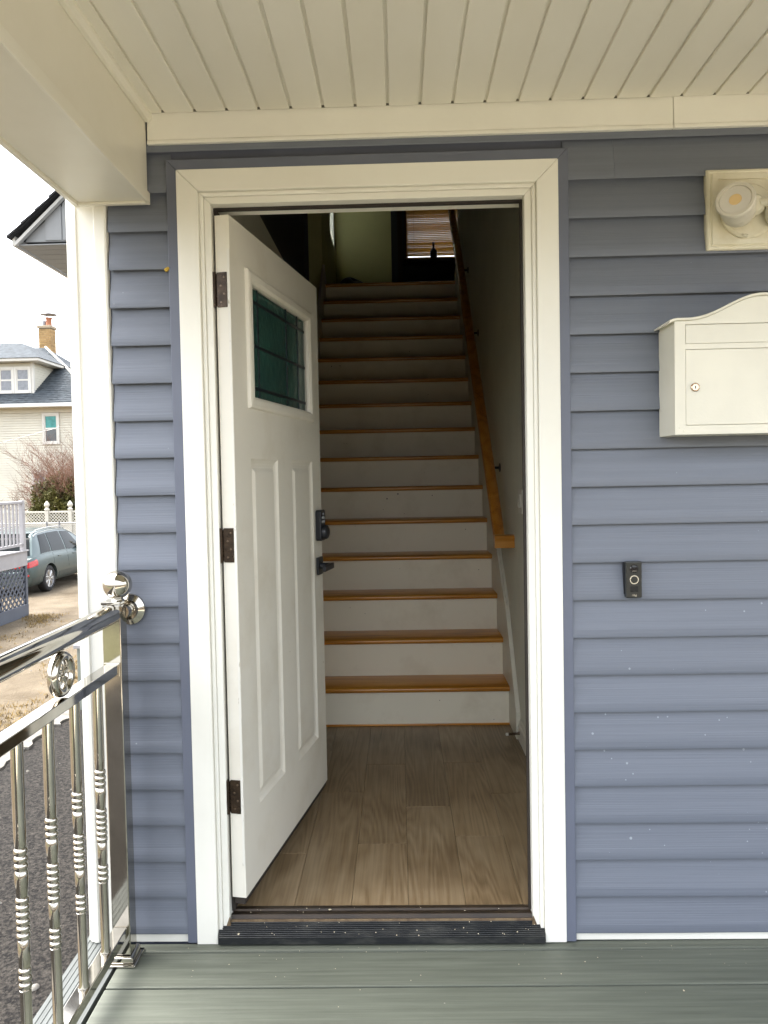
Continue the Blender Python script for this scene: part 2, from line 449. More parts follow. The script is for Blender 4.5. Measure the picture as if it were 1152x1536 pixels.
# broken concrete edging strip: irregular slabs
edging = struct('concrete_edging', (-4.45, 0, GZ))
y = -6.0
while y < 7.7:
    ln = rng.uniform(0.5, 1.1)
    y1 = min(y + ln, 7.79)
    k = 7
    ys = [y + (y1 - y - 0.012) * i / k for i in range(k + 1)]
    right = [(-4.29 + rng.uniform(-0.05, 0.045), q) for q in ys]
    left = [(-4.62 + rng.uniform(-0.03, 0.03), q) for q in ys[::-1]]
    MB().prism(right + left, 'z', GZ + 0.001, GZ + 0.035 + rng.uniform(0, 0.012)).build('slab', M['concrete'], edging, bevel=0.006)
    y = y1
mb = MB()
for i in range(5200):          # dry tufts along the edging and by the neighbour's deck
    if i % 3:
        x, y = -4.75 - abs(rng.gauss(0, 0.9)), rng.uniform(4, 15)
    else:
        x, y = -8.4 + rng.gauss(0, 0.35), rng.uniform(11, 15.3)
    if math.sin(x * 2.3) + math.sin(y * 1.9 + x) < rng.uniform(-0.6, 0.9): continue
    for k in range(4):
        a = rng.uniform(0, 6.28); h = rng.uniform(0.02, 0.07); r_ = rng.uniform(0.02, 0.09)
        px, py = x + rng.gauss(0, 0.03), y + rng.gauss(0, 0.03)
        tx, ty = px + r_ * math.cos(a), py + r_ * math.sin(a)
        dx, dy = -0.006 * math.sin(a), 0.006 * math.cos(a)
        mb.add([(px - dx, py - dy, GZ), (px + dx, py + dy, GZ), (tx, ty, GZ + h)], [(0, 1, 2)])
mb.build('dry_grass', M['drygrass'], kind='stuff', fix=False)
mb = MB()
for i in range(500):
    x, y = (rng.uniform(-9, -4.7), rng.uniform(4, 19)) if i > 60 else (rng.uniform(-4.2, -1.2), rng.uniform(-1, 7))
    r_ = rng.uniform(0.008, 0.022)
    z0 = GZ + 0.012 if x > -4.3 else GZ
    mb.add([(x + r_ * math.cos(a) * rng.uniform(.7, 1.2), y + r_ * math.sin(a) * rng.uniform(.7, 1.2), z0) for a in (0, 1.57, 3.14, 4.71)] + [(x, y, z0 + r_ * 0.7)],
           [(0, 1, 4), (1, 2, 4), (2, 3, 4), (3, 0, 4)])
mb.build('loose_pebbles', M['concrete'], kind='stuff', fix=False)
MB().lathe([(0.0, 0.0), (0.03, 0.002), (0.026, 0.014), (0.0, 0.02)], (-2.2, 2.2, GZ + 0.012), n=8).build(
    'pebble', M['concrete'], smooth=60, label='single pale pebble lying on the dark asphalt driveway', cat='pebble', kind='thing')

# added pale bounce slab behind the camera lights the porch; then the street
MB().box(-1.1, 12.0, -9.5, -2.86, GZ - 0.1, GZ + 0.06).build('bounce_paving', M['paving'], kind='structure')
MB().box(-90, 90, -26, -14.05, GZ - 0.1, GZ + 0.016).build('street', M['asphalt'], kind='structure')
MB().box(-60, -4.7, -14.0, -5.0, GZ - 0.1, GZ + 0.03).build('front_lawn', M['lawn'], kind='structure')
# ------------------------------------------------------------------ porch floor
base = MB().box(-0.895, 3.2, -2.84, -0.004, GZ + 0.002, -0.20).build('porch_base', M['boxwall'], kind='structure')
deck = struct('porch_floor', (0.057, -0.06, 0), R(0.45), label='grey green composite porch floor boards running along the house wall')
MB().box(-0.83, 3.05, -2.7, 0.030, -0.19, -0.030).build('gap_shade_block', M['dark'], deck)  # solid near-black block, its colour stands in for shade in the board gaps
bd = MB().box(-0.826, 3.05, -0.1528, 0.0, -0.026, 0.0).build('board', M['deck'], deck, bevel=0.0035)
MB().box(-0.826, 3.05, 0.004, 0.048, -0.026, 0.0).build('board', M['deck'], deck, bevel=0.007)
ORG[bd] = Vector((ORG[bd].x, ORG[bd].y - 0.003, ORG[bd].z)); bd.location.y -= 0.003
for k in range(1, 17):
    inst(bd, deck, ORG[bd] - Vector((0, 0.1585 * k, 0)))
mb = MB()
gx = [-0.9155 + 0.1385 * i / 9 for i in range(10)]
prof = [(-0.9155, -0.026), (-0.777, -0.026)]
top = []
for i in range(9):
    a, b_ = gx[9 - i], gx[8 - i]
    top += [(a - 0.002, 0.0), (b_ + 0.002, 0.0), (b_, -0.0022)]
mb.prism(prof + top[:-1], 'y', -2.75, 0.16)
eb = mb.build('edge_board', M['deck_edge'], None, kind='structure')
MB().box(-0.903, -0.897, -2.75, 0.16, -0.24, -0.028).build('porch_fascia', M['white_trim'], kind='structure')

# ------------------------------------------------------------------ house shell (front wall with its cladding)
house = thing('house_front_wall', 'blue grey clapboard house front with white trim around the doorway', 'wall', (0, 0, 0))
OX0, OX1, OZ = -0.478, 0.478, 2.245
mb = MB()
mb.box(-0.888, OX0, 0.0, 0.12, GZ, 6.2).box(OX1, 3.2, 0.0, 0.12, GZ, 6.2).box(OX0, OX1, 0.0, 0.12, OZ, 6.2).box(OX0, OX1, 0.0, 0.12, GZ, -0.012)
mb.build('sheathing', M['jtrim'], house)
def siding(x0, x1, zb, h=0.1121, nx=24):
    # one clapboard: butt edge proud at the bottom, tucked under the next board at the top, very slightly wavy
    ph, ph2 = rng.uniform(0, 6), rng.uniform(0, 6)
    prof = [(-0.003, 0.009), (-0.0205, 0.0012), (-0.0228, -0.0010), (-0.0240, 0.003), (-0.0205, 0.03), (-0.0088, 0.085), (-0.0042, h + 0.006), (-0.002, h + 0.006)]
    mb = MB()
    vs, fs = [], []
    m_ = len(prof)
    for i in range(nx + 1):
        x = x0 + (x1 - x0) * i / nx
        wv = 0.0007 * math.sin(x * 3.1 + ph) + 0.0004 * math.sin(x * 9 + ph2)
        wz = 0.0006 * math.sin(x * 2.2 + ph2)
        for (y, z) in prof:
            vs.append((x, y + (wv if y < -0.004 else 0), zb + z + wz))
    for i in range(nx):
        for k in range(m_ - 1):
            a = i * m_ + k
            fs.append((a, a + m_, a + m_ + 1, a + 1))
    fs.append(tuple(range(m_))); fs.append(tuple(nx * m_ + k for k in range(m_))[::-1])
    mb.add(vs, fs)
    return mb
for k in range(0, 21):
    zb = 2.2695 - 0.112 * k
    hh = 0.1121
    if k == 0:
        for (a, b_) in ((0.5765, 0.7235), (0.724, 3.15)):
            siding(a, b_, zb - (0.0015 if a < .7 else 0)).build('siding_board', M['siding'], house, smooth=40)
        siding(-0.768, -0.579, zb - 0.003, nx=6).build('siding_board', M['siding'], house, smooth=40)
    else:
        siding(0.5765, 3.15, zb).build('siding_board', M['siding_low'] if k > 11 else M['siding'], house, smooth=40)
        siding(-0.768, -0.579, zb - 0.003 + 0.0003 * k, nx=6).build('siding_board', M['siding'], house, smooth=40)
for x0, x1 in ((-0.768, 3.15),):
    siding(x0, x1, 2.383, 0.06).build('siding_board', M['siding'], house, smooth=40)
# starter strip at the bottom
MB().box(-0.77, -0.5895, -0.014, 0.0, 0.001, 0.030).build('starter_strip', M['white_trim'], house, bevel=0.002)
MB().box(0.5905, 3.15, -0.014, 0.0, 0.002, 0.029).build('starter_strip', M['white_trim'], house, bevel=0.002)
# J-channel trim round the doorway
def mitre(mbx0, mbx1, w_, zt, y0, y1, zb, name, m, parent, bevel, jog=0.0):
    # left, right and head pieces with mitred corners
    MB().prism([(mbx0, zb - jog), (mbx0 + w_, zb - jog), (mbx0 + w_, zt - w_), (mbx0, zt)], 'y', y0, y1).build(name, m, parent, bevel=bevel)
    MB().prism([(mbx1 - w_, zb), (mbx1, zb), (mbx1, zt), (mbx1 - w_, zt - w_)], 'y', y0, y1).build(name, m, parent, bevel=bevel)
    MB().prism([(mbx0 + 0.0006, zt), (mbx0 + w_ + 0.0006, zt - w_), (mbx1 - w_ - 0.0006, zt - w_), (mbx1 - 0.0006, zt)], 'y', y0, y1).build(name, m, parent, bevel=bevel)
mitre(-0.5895, 0.5890, 0.030, 2.359, -0.0255, 0.0, 0.004, 'channel_trim', M['jtrim'], house, 0.002)
# door casing and jambs
frame = thing('doorway', 'white door casing and jambs around the open front doorway', 'doorway', (0, 0, 0))
mitre(-0.5600, 0.5595, 0.064, 2.329, -0.0285, 0.0, 0.003, 'casing', M['white_trim'], frame, 0.0025, jog=0.002)
mitre(-0.4955, 0.4950, 0.012, 2.2645, -0.0185, 0.0, 0.030, 'casing_bead', M['white_trim'], frame, 0.003)
mitre(-0.4830, 0.4825, 0.020, 2.252, -0.0120, 0.046, 0.030, 'jamb', M['white_trim'], frame, 0.002)
mitre(-0.4820, 0.4815, 0.010, 2.251, 0.0465, 0.119, 0.068, 'inner_jamb', M['white_trim'], frame, 0.001)
mitre(-0.4628, 0.4622, 0.007, 2.2318, 0.022, 0.040, 0.076, 'weatherstrip', M['gasket'], frame, 0.001)
MB().box(-0.4625, -0.452, 0.0235, 0.116, 0.078, 2.224).build('hinge_jamb_strip', M['gasket'], frame)
# threshold
sill = thing('door_threshold', 'dirty black ridged threshold with brown cap under the open door', 'threshold', (0, 0, 0))
prof = [(0.001, 0.003)]
nr = 9
pts = []
for i in range(nr):
    t0, t1 = i / nr, (i + 1) / nr
    f = lambda t: (-0.036 + 0.035 * t, 0.024 + 0.031 * t)
    a, b_ = f(t0), f(t0 + 0.62 / nr)
    pts += [(a[0], a[1]), (a[0] - 0.0015, a[1] + 0.0032), (b_[0] - 0.0015, b_[1] + 0.0032), (b_[0], b_[1] - 0.001)]
prof = [(0.0, 0.003), (-0.037, 0.006)][::1] + pts + [(0.0, 0.056)]
MB().prism([(y, z) for y, z in prof][::-1], 'x', -0.4945, 0.4945).build('ridged_sill', M['sill_black'], sill, bevel=0.0006, seg=1)
MB().prism([(0.001, 0.002), (0.058, 0.002), (0.058, 0.071), (0.050, 0.0745), (0.036, 0.0745), (0.032, 0.069), (0.022, 0.069), (0.018, 0.073), (0.008, 0.073), (0.001, 0.063)], 'x', -0.4617, 0.4617).build('threshold_cap', M['sill_brown'], sill, bevel=0.001)
MB().prism([(-0.004, 0.052), (0.0005, 0.052), (0.0005, 0.0625), (-0.002, 0.062)], 'x', -0.4612, 0.4612).build('cap_lip', M['caulk'], sill, bevel=0.001)
for sx in (-1, 1):
    MB().prism([(sx * 0.4905, 0.004), (sx * 0.455, 0.004), (sx * 0.4625, 0.075), (sx * 0.4640, 0.075)], 'y', -0.0125, -0.0045).build('caulk_bead', M['caulk'], sill, bevel=0.001)
mb = MB()
for i in range(46):
    if i < 14: x, y, z = rng.uniform(-0.43, 0.43), rng.uniform(0.012, 0.05), 0.0745
    else:
        t = rng.uniform(0.05, 0.95); x, y, z = rng.uniform(-0.47, 0.47), -0.036 + 0.035 * t, 0.0285 + 0.031 * t
    r_ = rng.uniform(0.0006, 0.0022) * (2.6 if i % 13 == 0 else 1)
    a = rng.uniform(0, 3)
    p = [(x + r_ * math.cos(a + q) * rng.uniform(.6, 1.3), y + 0.7 * r_ * math.sin(a + q) * rng.uniform(.6, 1.3)) for q in (0, 1.26, 2.5, 3.77, 5.0)]
    mb.add([(a_, b_, z + (b_ - y) * (0.75 if i >= 14 else 0)) for a_, b_ in p] + [(x, y, z + 0.0022)], [(0, 1, 5), (1, 2, 5), (2, 3, 5), (3, 4, 5), (4, 0, 5)])
mb.build('paint_chips', M['chip'], kind='stuff')

mb = MB()
for i in range(48):
    x, y = rng.uniform(-0.7, 1.25), -0.03 - abs(rng.gauss(0, 0.13))
    if x < -0.66 and y > -0.2: continue
    r_ = rng.uniform(0.0006, 0.0018) * (1.8 if i % 17 == 0 else 1)
    mb.add([(x + r_ * math.cos(q) * rng.uniform(.6, 1.3), y + r_ * math.sin(q) * rng.uniform(.6, 1.3), 0.0004) for q in (0, 1.6, 3.1, 4.7)] + [(x, y, 0.0004 + r_)], [(0, 1, 4), (1, 2, 4), (2, 3, 4), (3, 0, 4)])
mb.build('floor_grit', M['chip'], kind='stuff')

# corner board (left end of the wall) with nailing lips
corner = MB()
corner.prism([(-0.8935, 0.0), (-0.8935, -0.010), (-0.888, -0.0155), (-0.880, -0.0155), (-0.8785, -0.019), (-0.866, -0.019), (-0.8635, -0.013), (-0.8135, -0.013), (-0.811, -0.021), (-0.780, -0.021), (-0.7745, -0.018), (-0.7735, -0.006), (-0.7735, 0.0)][::-1], 'z', 0.0015, 2.48)
corner.build('corner_board', M['white_trim'], house, bevel=0.0015)
MB().box(-0.9005, -0.8885, -0.006, 0.10, 0.0015, 2.48).build('corner_return', M['white_trim'], house, bevel=0.0015)
# frieze under the porch ceiling, in two lengths with a lapped joint
for x0, x1, dy in ((-0.640, 0.8905, 0.0), (0.8915, 3.15, -0.0016)):
    MB().prism([(-0.001, 2.402), (-0.034 + dy, 2.402), (-0.034 + dy, 2.412), (-0.0305 + dy, 2.415), (-0.030 + dy, 2.494), (-0.001, 2.494)][::-1], 'x', x0, x1).build('frieze_board', M['white_trim'], house, bevel=0.0015)

# ------------------------------------------------------------------ porch ceiling: V-groove vinyl planks
ceil = struct('porch_ceiling', (0, 0, 2.49), label='white grooved plank ceiling of the porch')
W0 = 0.0938
mb = MB().prism([(0.0003, 2.4992), (0.0003, 2.4980), (0.0080, 2.4978), (0.0086, 2.4915), (0.0102, 2.4900), (W0 - 0.0016, 2.4900), (W0, 2.4915), (W0, 2.4992)][::-1], 'y', -1.30, -0.036)
pl = mb.build('ceiling_plank', M['soffit'], ceil)
base0 = ORG[pl].copy()
x00 = -0.5885 - 0.005
k = -1
pl.location.x += x00 - W0
ORG[pl] = base0 + Vector((x00 - W0, 0, 0))
for k in range(0, 39):
    inst(pl, ceil, base0 + Vector((x00 + k * W0, 0, rng.uniform(-0.0004, 0.0004))))
MB().box(-0.86, 3.2, -1.31, 0.0, 2.4995, 2.60).build('ceiling_backing', M['groove'], ceil)
MB().box(-0.87, 3.2, -1.48, 0.0, 2.602, 2.66).build('porch_roof', M['shingle_dark'], kind='structure')  # roof stops short out of view, letting sky light onto wall and stairs

# side beam of the porch, wrapped in white aluminium
beam = thing('porch_beam', 'white aluminium wrapped beam along the left edge of the porch ceiling', 'beam', (-0.75, -1.4, 2.23))
MB().box(-0.848, -0.645, -1.31, -0.024, 2.238, 2.599).build('beam_wrap', M['white_alu'], beam, bevel=0.002)
MB().prism([(-0.6445, 2.228), (-0.637, 2.228), (-0.637, 2.262), (-0.6395, 2.2645), (-0.6445, 2.2645)], 'y', -1.31, -0.027).build('beam_lip', M['white_alu'], beam, bevel=0.0015)
MB().prism([(-0.8615, 2.228), (-0.8485, 2.228), (-0.8485, 2.262), (-0.8615, 2.262)], 'y', -1.31, -0.0222).build('beam_lip', M['white_alu'], beam, bevel=0.0015)
MB().box(-0.848, -0.645, -0.0405, -0.0245, 2.2295, 2.2375).build('beam_lip', M['white_alu'], beam, bevel=0.001)
MB().prism([(-0.6445, 2.466), (-0.631, 2.466), (-0.628, 2.470), (-0.6225, 2.478), (-0.6225, 2.4985), (-0.6445, 2.4985)], 'y', -1.31, -0.031).build('crown_strip', M['white_alu'], beam, bevel=0.0015)
# unseen front beam of the porch, kept thin to let in more light
beam2 = thing('porch_front_beam', 'white beam carrying the front edge of the porch roof', 'beam', (1.1, -1.39, 2.33))
MB().box(-0.845, 3.2, -1.46, -1.313, 2.33, 2.599).build('beam_wrap', M['white_alu'], beam2, bevel=0.002)

# ------------------------------------------------------------------ hall behind the door
XL, XR = -0.605, 0.675
ZF = 0.0665
hall = struct('hall_walls', (0, 0, 0))
mb = MB().box(XR, XR + 0.13, 0.121, 4.95, GZ, 6.0)
mb.build('wall', M['hallwall'], hall, label='grey painted wall right of the stairs')
MB().box(XL - 0.13, XL, 0.121, 6.60, GZ, 2.76).build('wall', M['hallwall'], hall)
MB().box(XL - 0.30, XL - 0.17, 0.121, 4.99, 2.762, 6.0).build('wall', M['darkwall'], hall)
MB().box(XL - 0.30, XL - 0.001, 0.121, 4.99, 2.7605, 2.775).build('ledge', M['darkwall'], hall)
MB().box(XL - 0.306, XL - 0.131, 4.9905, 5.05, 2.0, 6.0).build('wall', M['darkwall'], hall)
# landing walls, left one with a window opening
mb = MB().box(XL - 0.13, XL, 4.992, 5.95, 2.762, 6.0).box(XL - 0.13, XL, 6.52, 6.60, 2.762, 6.0).box(XL - 0.13, XL, 5.95, 6.52, 2.762, 4.02).box(XL - 0.13, XL, 5.95, 6.52, 5.3, 6.0)
mb.build('wall', M['greenwall'], hall)
MB().box(XL - 0.13, 0.045, 6.601, 6.73, 3.0, 6.0).build('wall', M['greenwall'], hall, label='olive green wall facing the top of the stairs')
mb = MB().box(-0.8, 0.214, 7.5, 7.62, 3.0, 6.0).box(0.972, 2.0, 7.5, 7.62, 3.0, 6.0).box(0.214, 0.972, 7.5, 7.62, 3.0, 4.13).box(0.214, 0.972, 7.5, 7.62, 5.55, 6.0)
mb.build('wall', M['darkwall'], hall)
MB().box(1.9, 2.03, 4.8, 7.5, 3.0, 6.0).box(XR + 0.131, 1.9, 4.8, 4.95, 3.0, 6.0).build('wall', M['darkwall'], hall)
MB().box(-1.0, 2.05, 0.121, 7.62, 6.001, 6.1).build('ceiling', M['hallwall'], hall)
MB().box(-0.8, 2.0, 5.258, 7.5, 3.06, 3.251).build('landing_floor', M['darkwood'], hall)
MB().box(0.047, 0.175, 6.58, 6.75, 3.252, 6.0).build('opening_casing', M['darkwood'], hall, bevel=0.004)
MB().box(0.0505, 0.118, 6.53, 6.579, 3.252, 6.0).build('opening_casing', M['darkwall'], hall, bevel=0.004)
for nm_, y0, y1 in (('skirting', 0.121, 1.545),):
    MB().prism([(XR - 0.014, ZF + 0.001), (XR - 0.001, ZF + 0.001), (XR - 0.001, ZF + 0.105), (XR - 0.006, ZF + 0.102), (XR - 0.008, ZF + 0.082), (XR - 0.014, ZF + 0.078)], 'y', y0, y1).build(nm_, M['skirt'], hall)
MB().box(XL + 0.001, XL + 0.014, 0.95, 1.545, ZF + 0.001, ZF + 0.105).build('skirting', M['skirt'], hall)

# floor planks
floor = struct('hall_floor', (0, 0, ZF))
MB().box(XL, XR, 0.060, 1.83, GZ, ZF - 0.009).build('subfloor', M['dark'], floor)
pk = 0.18
joints = {0: [0.61], 1: [0.40, 1.42], 2: [0.925], 3: [0.467, 1.235], 4: [0.78], 5: [0.52, 1.25], 6: [0.9]}
for c in range(0, 8):
    x0 = -0.095 - pk * 3 + pk * c
    x1 = min(x0 + pk, XR - 0.014)
    x0 = max(x0, XL)
    if x1 - x0 < 0.02: continue
    ys = [0.0585] + joints.get(c, [0.7]) + [1.79]
    for a, b_ in zip(ys[:-1], ys[1:]):
        MB().box(x0 + 0.0004, x1 - 0.0004, a + 0.0004, b_ - 0.0004, ZF - 0.0085, ZF + rng.uniform(-0.0003, 0.0003)).build('floor_plank', M['plank'], floor, bevel=0.0009, seg=1)

# ------------------------------------------------------------------ staircase
Y1, TR, RS = 1.7551, 0.2313, 0.2124
st = thing('staircase', 'steep straight staircase with oak treads and scuffed cream risers', 'staircase', (0, 1.755, ZF))
SX0, SX1 = -0.580, 0.652
tread = None
for k in range(1, 16):
    Y, Z = Y1 + (k - 1) * TR, ZF + k * RS
    if tread is None:
        mb = MB().prism([(Y + TR + 0.032, Z), (Y + 0.009, Z), (Y + 0.002, Z - 0.005), (Y, Z - 0.012), (Y + 0.003, Z - 0.022), (Y + 0.010, Z - 0.027), (Y + TR + 0.032, Z - 0.027)], 'x', SX0, SX1)
        tread = mb.build('tread', M['tread'], st, smooth=50)
        t0 = ORG[tread].copy()
        rz = MB().box(SX0 + 0.001, SX1 - 0.001, Y + 0.028, Y + 0.044, Z - RS + (0.010 if k == 1 else 0), Z - 0.0275).build('riser', M['riser'], st)
        MB().box(SX0 + 0.001, SX1 - 0.0005, Y + 0.020, Y + 0.0275, ZF + 0.0005, ZF + 0.011).build('toe_strip', M['tread'], st, bevel=0.002)
        r2 = None
    else:
        inst(tread, st, t0 + Vector((0, (k - 1) * TR, (k - 1) * RS)))
        if r2 is None:
            r2 = MB().box(SX0 + 0.001, SX1 - 0.001, Y + 0.0285, Y + 0.0445, Z - RS + 0.0005, Z - 0.0275).build('riser', M['riser'], st)
            r0 = ORG[r2].copy()
        else:
            inst(r2, st, r0 + Vector((0, (k - 2) * TR, (k - 2) * RS)))
def nz(y): return ZF + RS + (y - Y1) * RS / TR
for x0, x1 in ((XL + 0.001, SX0 - 0.0005), (SX1 + 0.0005, XR - 0.0005)):
    poly = [(1.547, ZF + 0.001), (1.83, ZF + 0.001), (5.19, nz(5.19) - 0.3), (5.19, 3.245), (4.95, nz(4.95) + 0.21), (2.02, nz(2.02) + 0.26), (1.90, nz(1.90) + 0.275), (1.86, nz(1.86) + 0.27), (1.547, ZF + 0.135)]
    MB().prism(poly, 'x', x0, x1).build('skirt_board', M['skirt'], st, bevel=0.002)
    poly = [(1.90, nz(1.90) + 0.276), (4.95, nz(4.95) + 0.225), (4.95, nz(4.95) + 0.245), (1.90, nz(1.90) + 0.296)]
    if x0 > 0: MB().prism(poly, 'x', x0 + 0.008, x1).build('skirt_cap', M['skirt'], st, bevel=0.002)

# ------------------------------------------------------------------ handrail
hr = thing('stair_handrail', 'honey oak handrail on black brackets beside the stairs', 'handrail', (0.61, 1.66, 1.05))
sl_ = RS / TR
def hz(y): return 1.062 + (y - 1.70) * sl_
sec = [(-0.027, -0.030), (0.027, -0.030), (0.030, -0.012), (0.024, 0.004), (0.030, 0.016), (0.024, 0.030), (0.0, 0.036), (-0.024, 0.030), (-0.030, 0.016), (-0.024, 0.004), (-0.030, -0.012)]
vs, fs = [], []
XH = 0.603
for j, y in enumerate((1.70, 1.9, 5.3)):
    for (dx, dz) in sec:
        sh = (dx + 0.03) if j == 0 else 0      # mitre towards the return
        vs.append((XH + dx, y - sh * 0.0 + (0.02 if j == 0 and dx > 0 else 0), hz(y) + dz * 1.1))
n = len(sec)
for j in range(2):
    for k in range(n):
        fs.append((j * n + k, j * n + (k + 1) % n, (j + 1) * n + (k + 1) % n, (j + 1) * n + k))
fs += [tuple(range(n))[::-1], tuple(2 * n + k for k in range(n))]
MB().add(vs, fs).build('rail', M['rail_wood'], hr, smooth=45)
MB().prism([(1.690 + dx * 1.0, hz(1.70) + dz * 1.05) for dx, dz in sec], 'x', XH - 0.031, XR - 0.001).build('rail_return', M['tread'], hr, smooth=45)
for y in (2.19, 3.26, 3.95):
    z = hz(y) - 0.055
    br = MB().lathe([(0.0, 0.0), (0.026, 0.0), (0.026, 0.004), (0.012, 0.008), (0.0, 0.008)], n=14, mat3=Matrix.Rotation(R(-90), 3, 'Y'), c=(XR - 0.0005, y, z - 0.005)).build('bracket', M['black'], hr, smooth=40)
    MB().tube([(XR - 0.006, y, z - 0.005), (XR - 0.05, y, z - 0.004), (XH + 0.004, y, z + 0.006), (XH, y, z + 0.025)], [0.008, 0.007, 0.007, 0.008]).build('arm', M['black'], br, smooth=60)

# ------------------------------------------------------------------ small things in the hall
sw = thing('light_switch', 'white double rocker light switch on the grey hall wall', 'switch', (XR, 1.45, 1.28))
MB().box(XR - 0.006, XR - 0.0005, 1.39, 1.505, 1.221, 1.339).build('switch_plate', M['switch'], sw, bevel=0.002)
MB().prism([(XR - 0.0062, 1.248), (XR - 0.009, 1.25), (XR - 0.013, 1.312), (XR - 0.0062, 1.314)], 'y', 1.408, 1.440).build('rocker', M['switch'], sw)
MB().prism([(XR - 0.0062, 1.248), (XR - 0.013, 1.25), (XR - 0.009, 1.312), (XR - 0.0062, 1.314)], 'y', 1.455, 1.487).build('rocker', M['switch'], sw)
ds = thing('door_stop', 'small spring door stop with white tip on the skirting board', 'door stop', (0.66, 1.50, 0.12))
pts = []
for i in range(90):
    t = i / 89
    a = t * 2 * math.pi * 14
    pts.append((0.6595 - 0.055 * t, 1.50 + 0.0055 * math.cos(a), 0.115 + 0.0055 * math.sin(a) - 0.004 * t))
MB().tube(pts, 0.0018, n=5).build('spring', M['screw'], ds, smooth=60)
MB().lathe([(0.0, 0.0), (0.010, 0.0), (0.007, 0.008), (0.0, 0.008)], n=12, mat3=Matrix.Rotation(R(-90), 3, 'Y'), c=(0.6605, 1.50, 0.115)).build('mount', M['screw'], ds, smooth=40)
MB().lathe([(0.0, 0.0), (0.0075, 0.0), (0.0075, 0.012), (0.0, 0.014)], n=12, mat3=Matrix.Rotation(R(-90), 3, 'Y'), c=(0.605, 1.50, 0.111)).build('tip', M['switch'], ds, smooth=40)
MB().lathe([(0, 0), (0.007, 0.0), (0.006, 0.003), (0, 0.004)], n=10, mat3=Matrix.Rotation(R(-90), 3, 'Y'), c=(XR - 0.0003, 1.85, 1.225)).build(
    'wall_bumper', M['skirt'], smooth=40, label='tiny round plug on the grey wall above the handrail end', cat='wall plug', kind='thing')
bundle = MB()
def bl(u, v):
    a, b_ = u * 2 * math.pi, v * math.pi / 2
    k = 1 + 0.12 * math.sin(3 * a + 1) + 0.06 * math.sin(7 * a)
    return (-0.36 + 0.15 * k * math.cos(a) * math.cos(b_), 5.45 + 0.15 * k * math.sin(a) * math.cos(b_), 3.252 + 0.15 * math.sin(b_) ** 0.8 * (1 + 0.15 * math.sin(2 * a)))
bundle.grid(bl, 28, 8)
bundle.build('cloth_bundle', M['black'], smooth=60, label='dark rounded bundle lying on the top landing', cat='bundle', kind='thing')
bt = thing('sill_bottle', 'small dark bottle standing on the window sill upstairs', 'bottle', (0.575, 7.44, 4.135))
MB().lathe([(0, 0), (0.042, 0), (0.045, 0.01), (0.045, 0.10), (0.03, 0.13), (0.014, 0.15), (0.014, 0.185), (0, 0.185)], c=(0.575, 7.44, 4.136), n=14).build('body', M['black'], bt, smooth=40)
MB().lathe([(0, 0), (0.017, 0), (0.017, 0.03), (0, 0.032)], c=(0.575, 7.44, 4.3215), n=12).build('cap', M['metal'], bt, smooth=40)
MB().box(0.15, 1.04, 7.36, 7.499, 4.095, 4.1345).build('window_sill', M['darkwood'], hall, bevel=0.004)

# upstairs windows
uw = thing('stair_window', 'upstairs sash window with tan slatted blind above the stairs', 'window', (0.593, 7.55, 4.135))
mb = MB().box(0.2145, 0.252, 7.51, 7.60, 4.136, 5.549).box(0.934, 0.9715, 7.51, 7.60, 4.136, 5.549).box(0.2525, 0.9335, 7.51, 7.60, 4.136, 4.175).box(0.2525, 0.9335, 7.51, 7.60, 5.51, 5.549).box(0.2525, 0.9335, 7.53, 7.58, 4.76, 4.81)
mb.build('frame', M['darkwood'], uw)
MB().box(0.2525, 0.9335, 7.552, 7.556, 4.176, 5.509).build('pane', M['glass'], uw)
s0 = MB().prism([(7.466, 4.1880), (7.4673, 4.1876), (7.4758, 4.2117), (7.4745, 4.2122)], 'x', 0.235, 0.950).build('blind_slat', M['blind'], uw)
o0 = ORG[s0].copy()
for k in range(1, 58):
    c = inst(s0, uw, o0 + Vector((0, 0, 0.0225 * k)))
    c.rotation_euler = (rng.uniform(-0.06, 0.02), 0, 0)
MB().box(0.235, 0.95, 7.462, 7.484, 4.165, 4.178).build('blind_bottom_rail', M['blind'], uw)
for x in (0.33, 0.84): MB().tube([(x, 7.473, 4.17), (x, 7.473, 5.5)], 0.0018, n=5).build('blind_cord', M['wire'], uw)
SHEET_MAT = mat('white_backlit_sheet', (0.8, 0.8, 0.74), 0.7)
_t = SHEET_MAT.node_tree
_tr = _t.nodes.new('ShaderNodeBsdfTranslucent'); _tr.inputs['Color'].default_value = (0.85, 0.85, 0.78, 1)
_mx = _t.nodes.new('ShaderNodeMixShader'); _mx.inputs[0].default_value = 0.7
_t.links.new(_t.nodes['Principled BSDF'].outputs[0], _mx.inputs[1]); _t.links.new(_tr.outputs[0], _mx.inputs[2])
_t.links.new(_mx.outputs[0], _t.nodes['Material Output'].inputs['Surface'])
lw = thing('landing_window', 'bright narrow window in the green wall left of the landing', 'window', (XL - 0.06, 6.235, 4.02))
mb = MB().box(XL - 0.10, XL + 0.001, 5.945, 5.968, 4.015, 5.305).box(XL - 0.10, XL + 0.001, 6.502, 6.525, 4.015, 5.305).box(XL - 0.10, XL + 0.001, 5.969, 6.501, 4.015, 4.035).box(XL - 0.10, XL + 0.001, 5.969, 6.501, 5.285, 5.305)
mb.build('frame', M['darkwood'], lw)
MB().box(XL - 0.085, XL - 0.08, 5.969, 6.501, 4.036, 5.284).build('pane', M['glass'], lw)
MB().box(XL - 0.006, XL - 0.004, 5.9695, 6.5005, 4.036, 5.284).build('backlit_sheet', SHEET_MAT, lw)  # added translucent sheet, brightens the window strip and lights the green wall

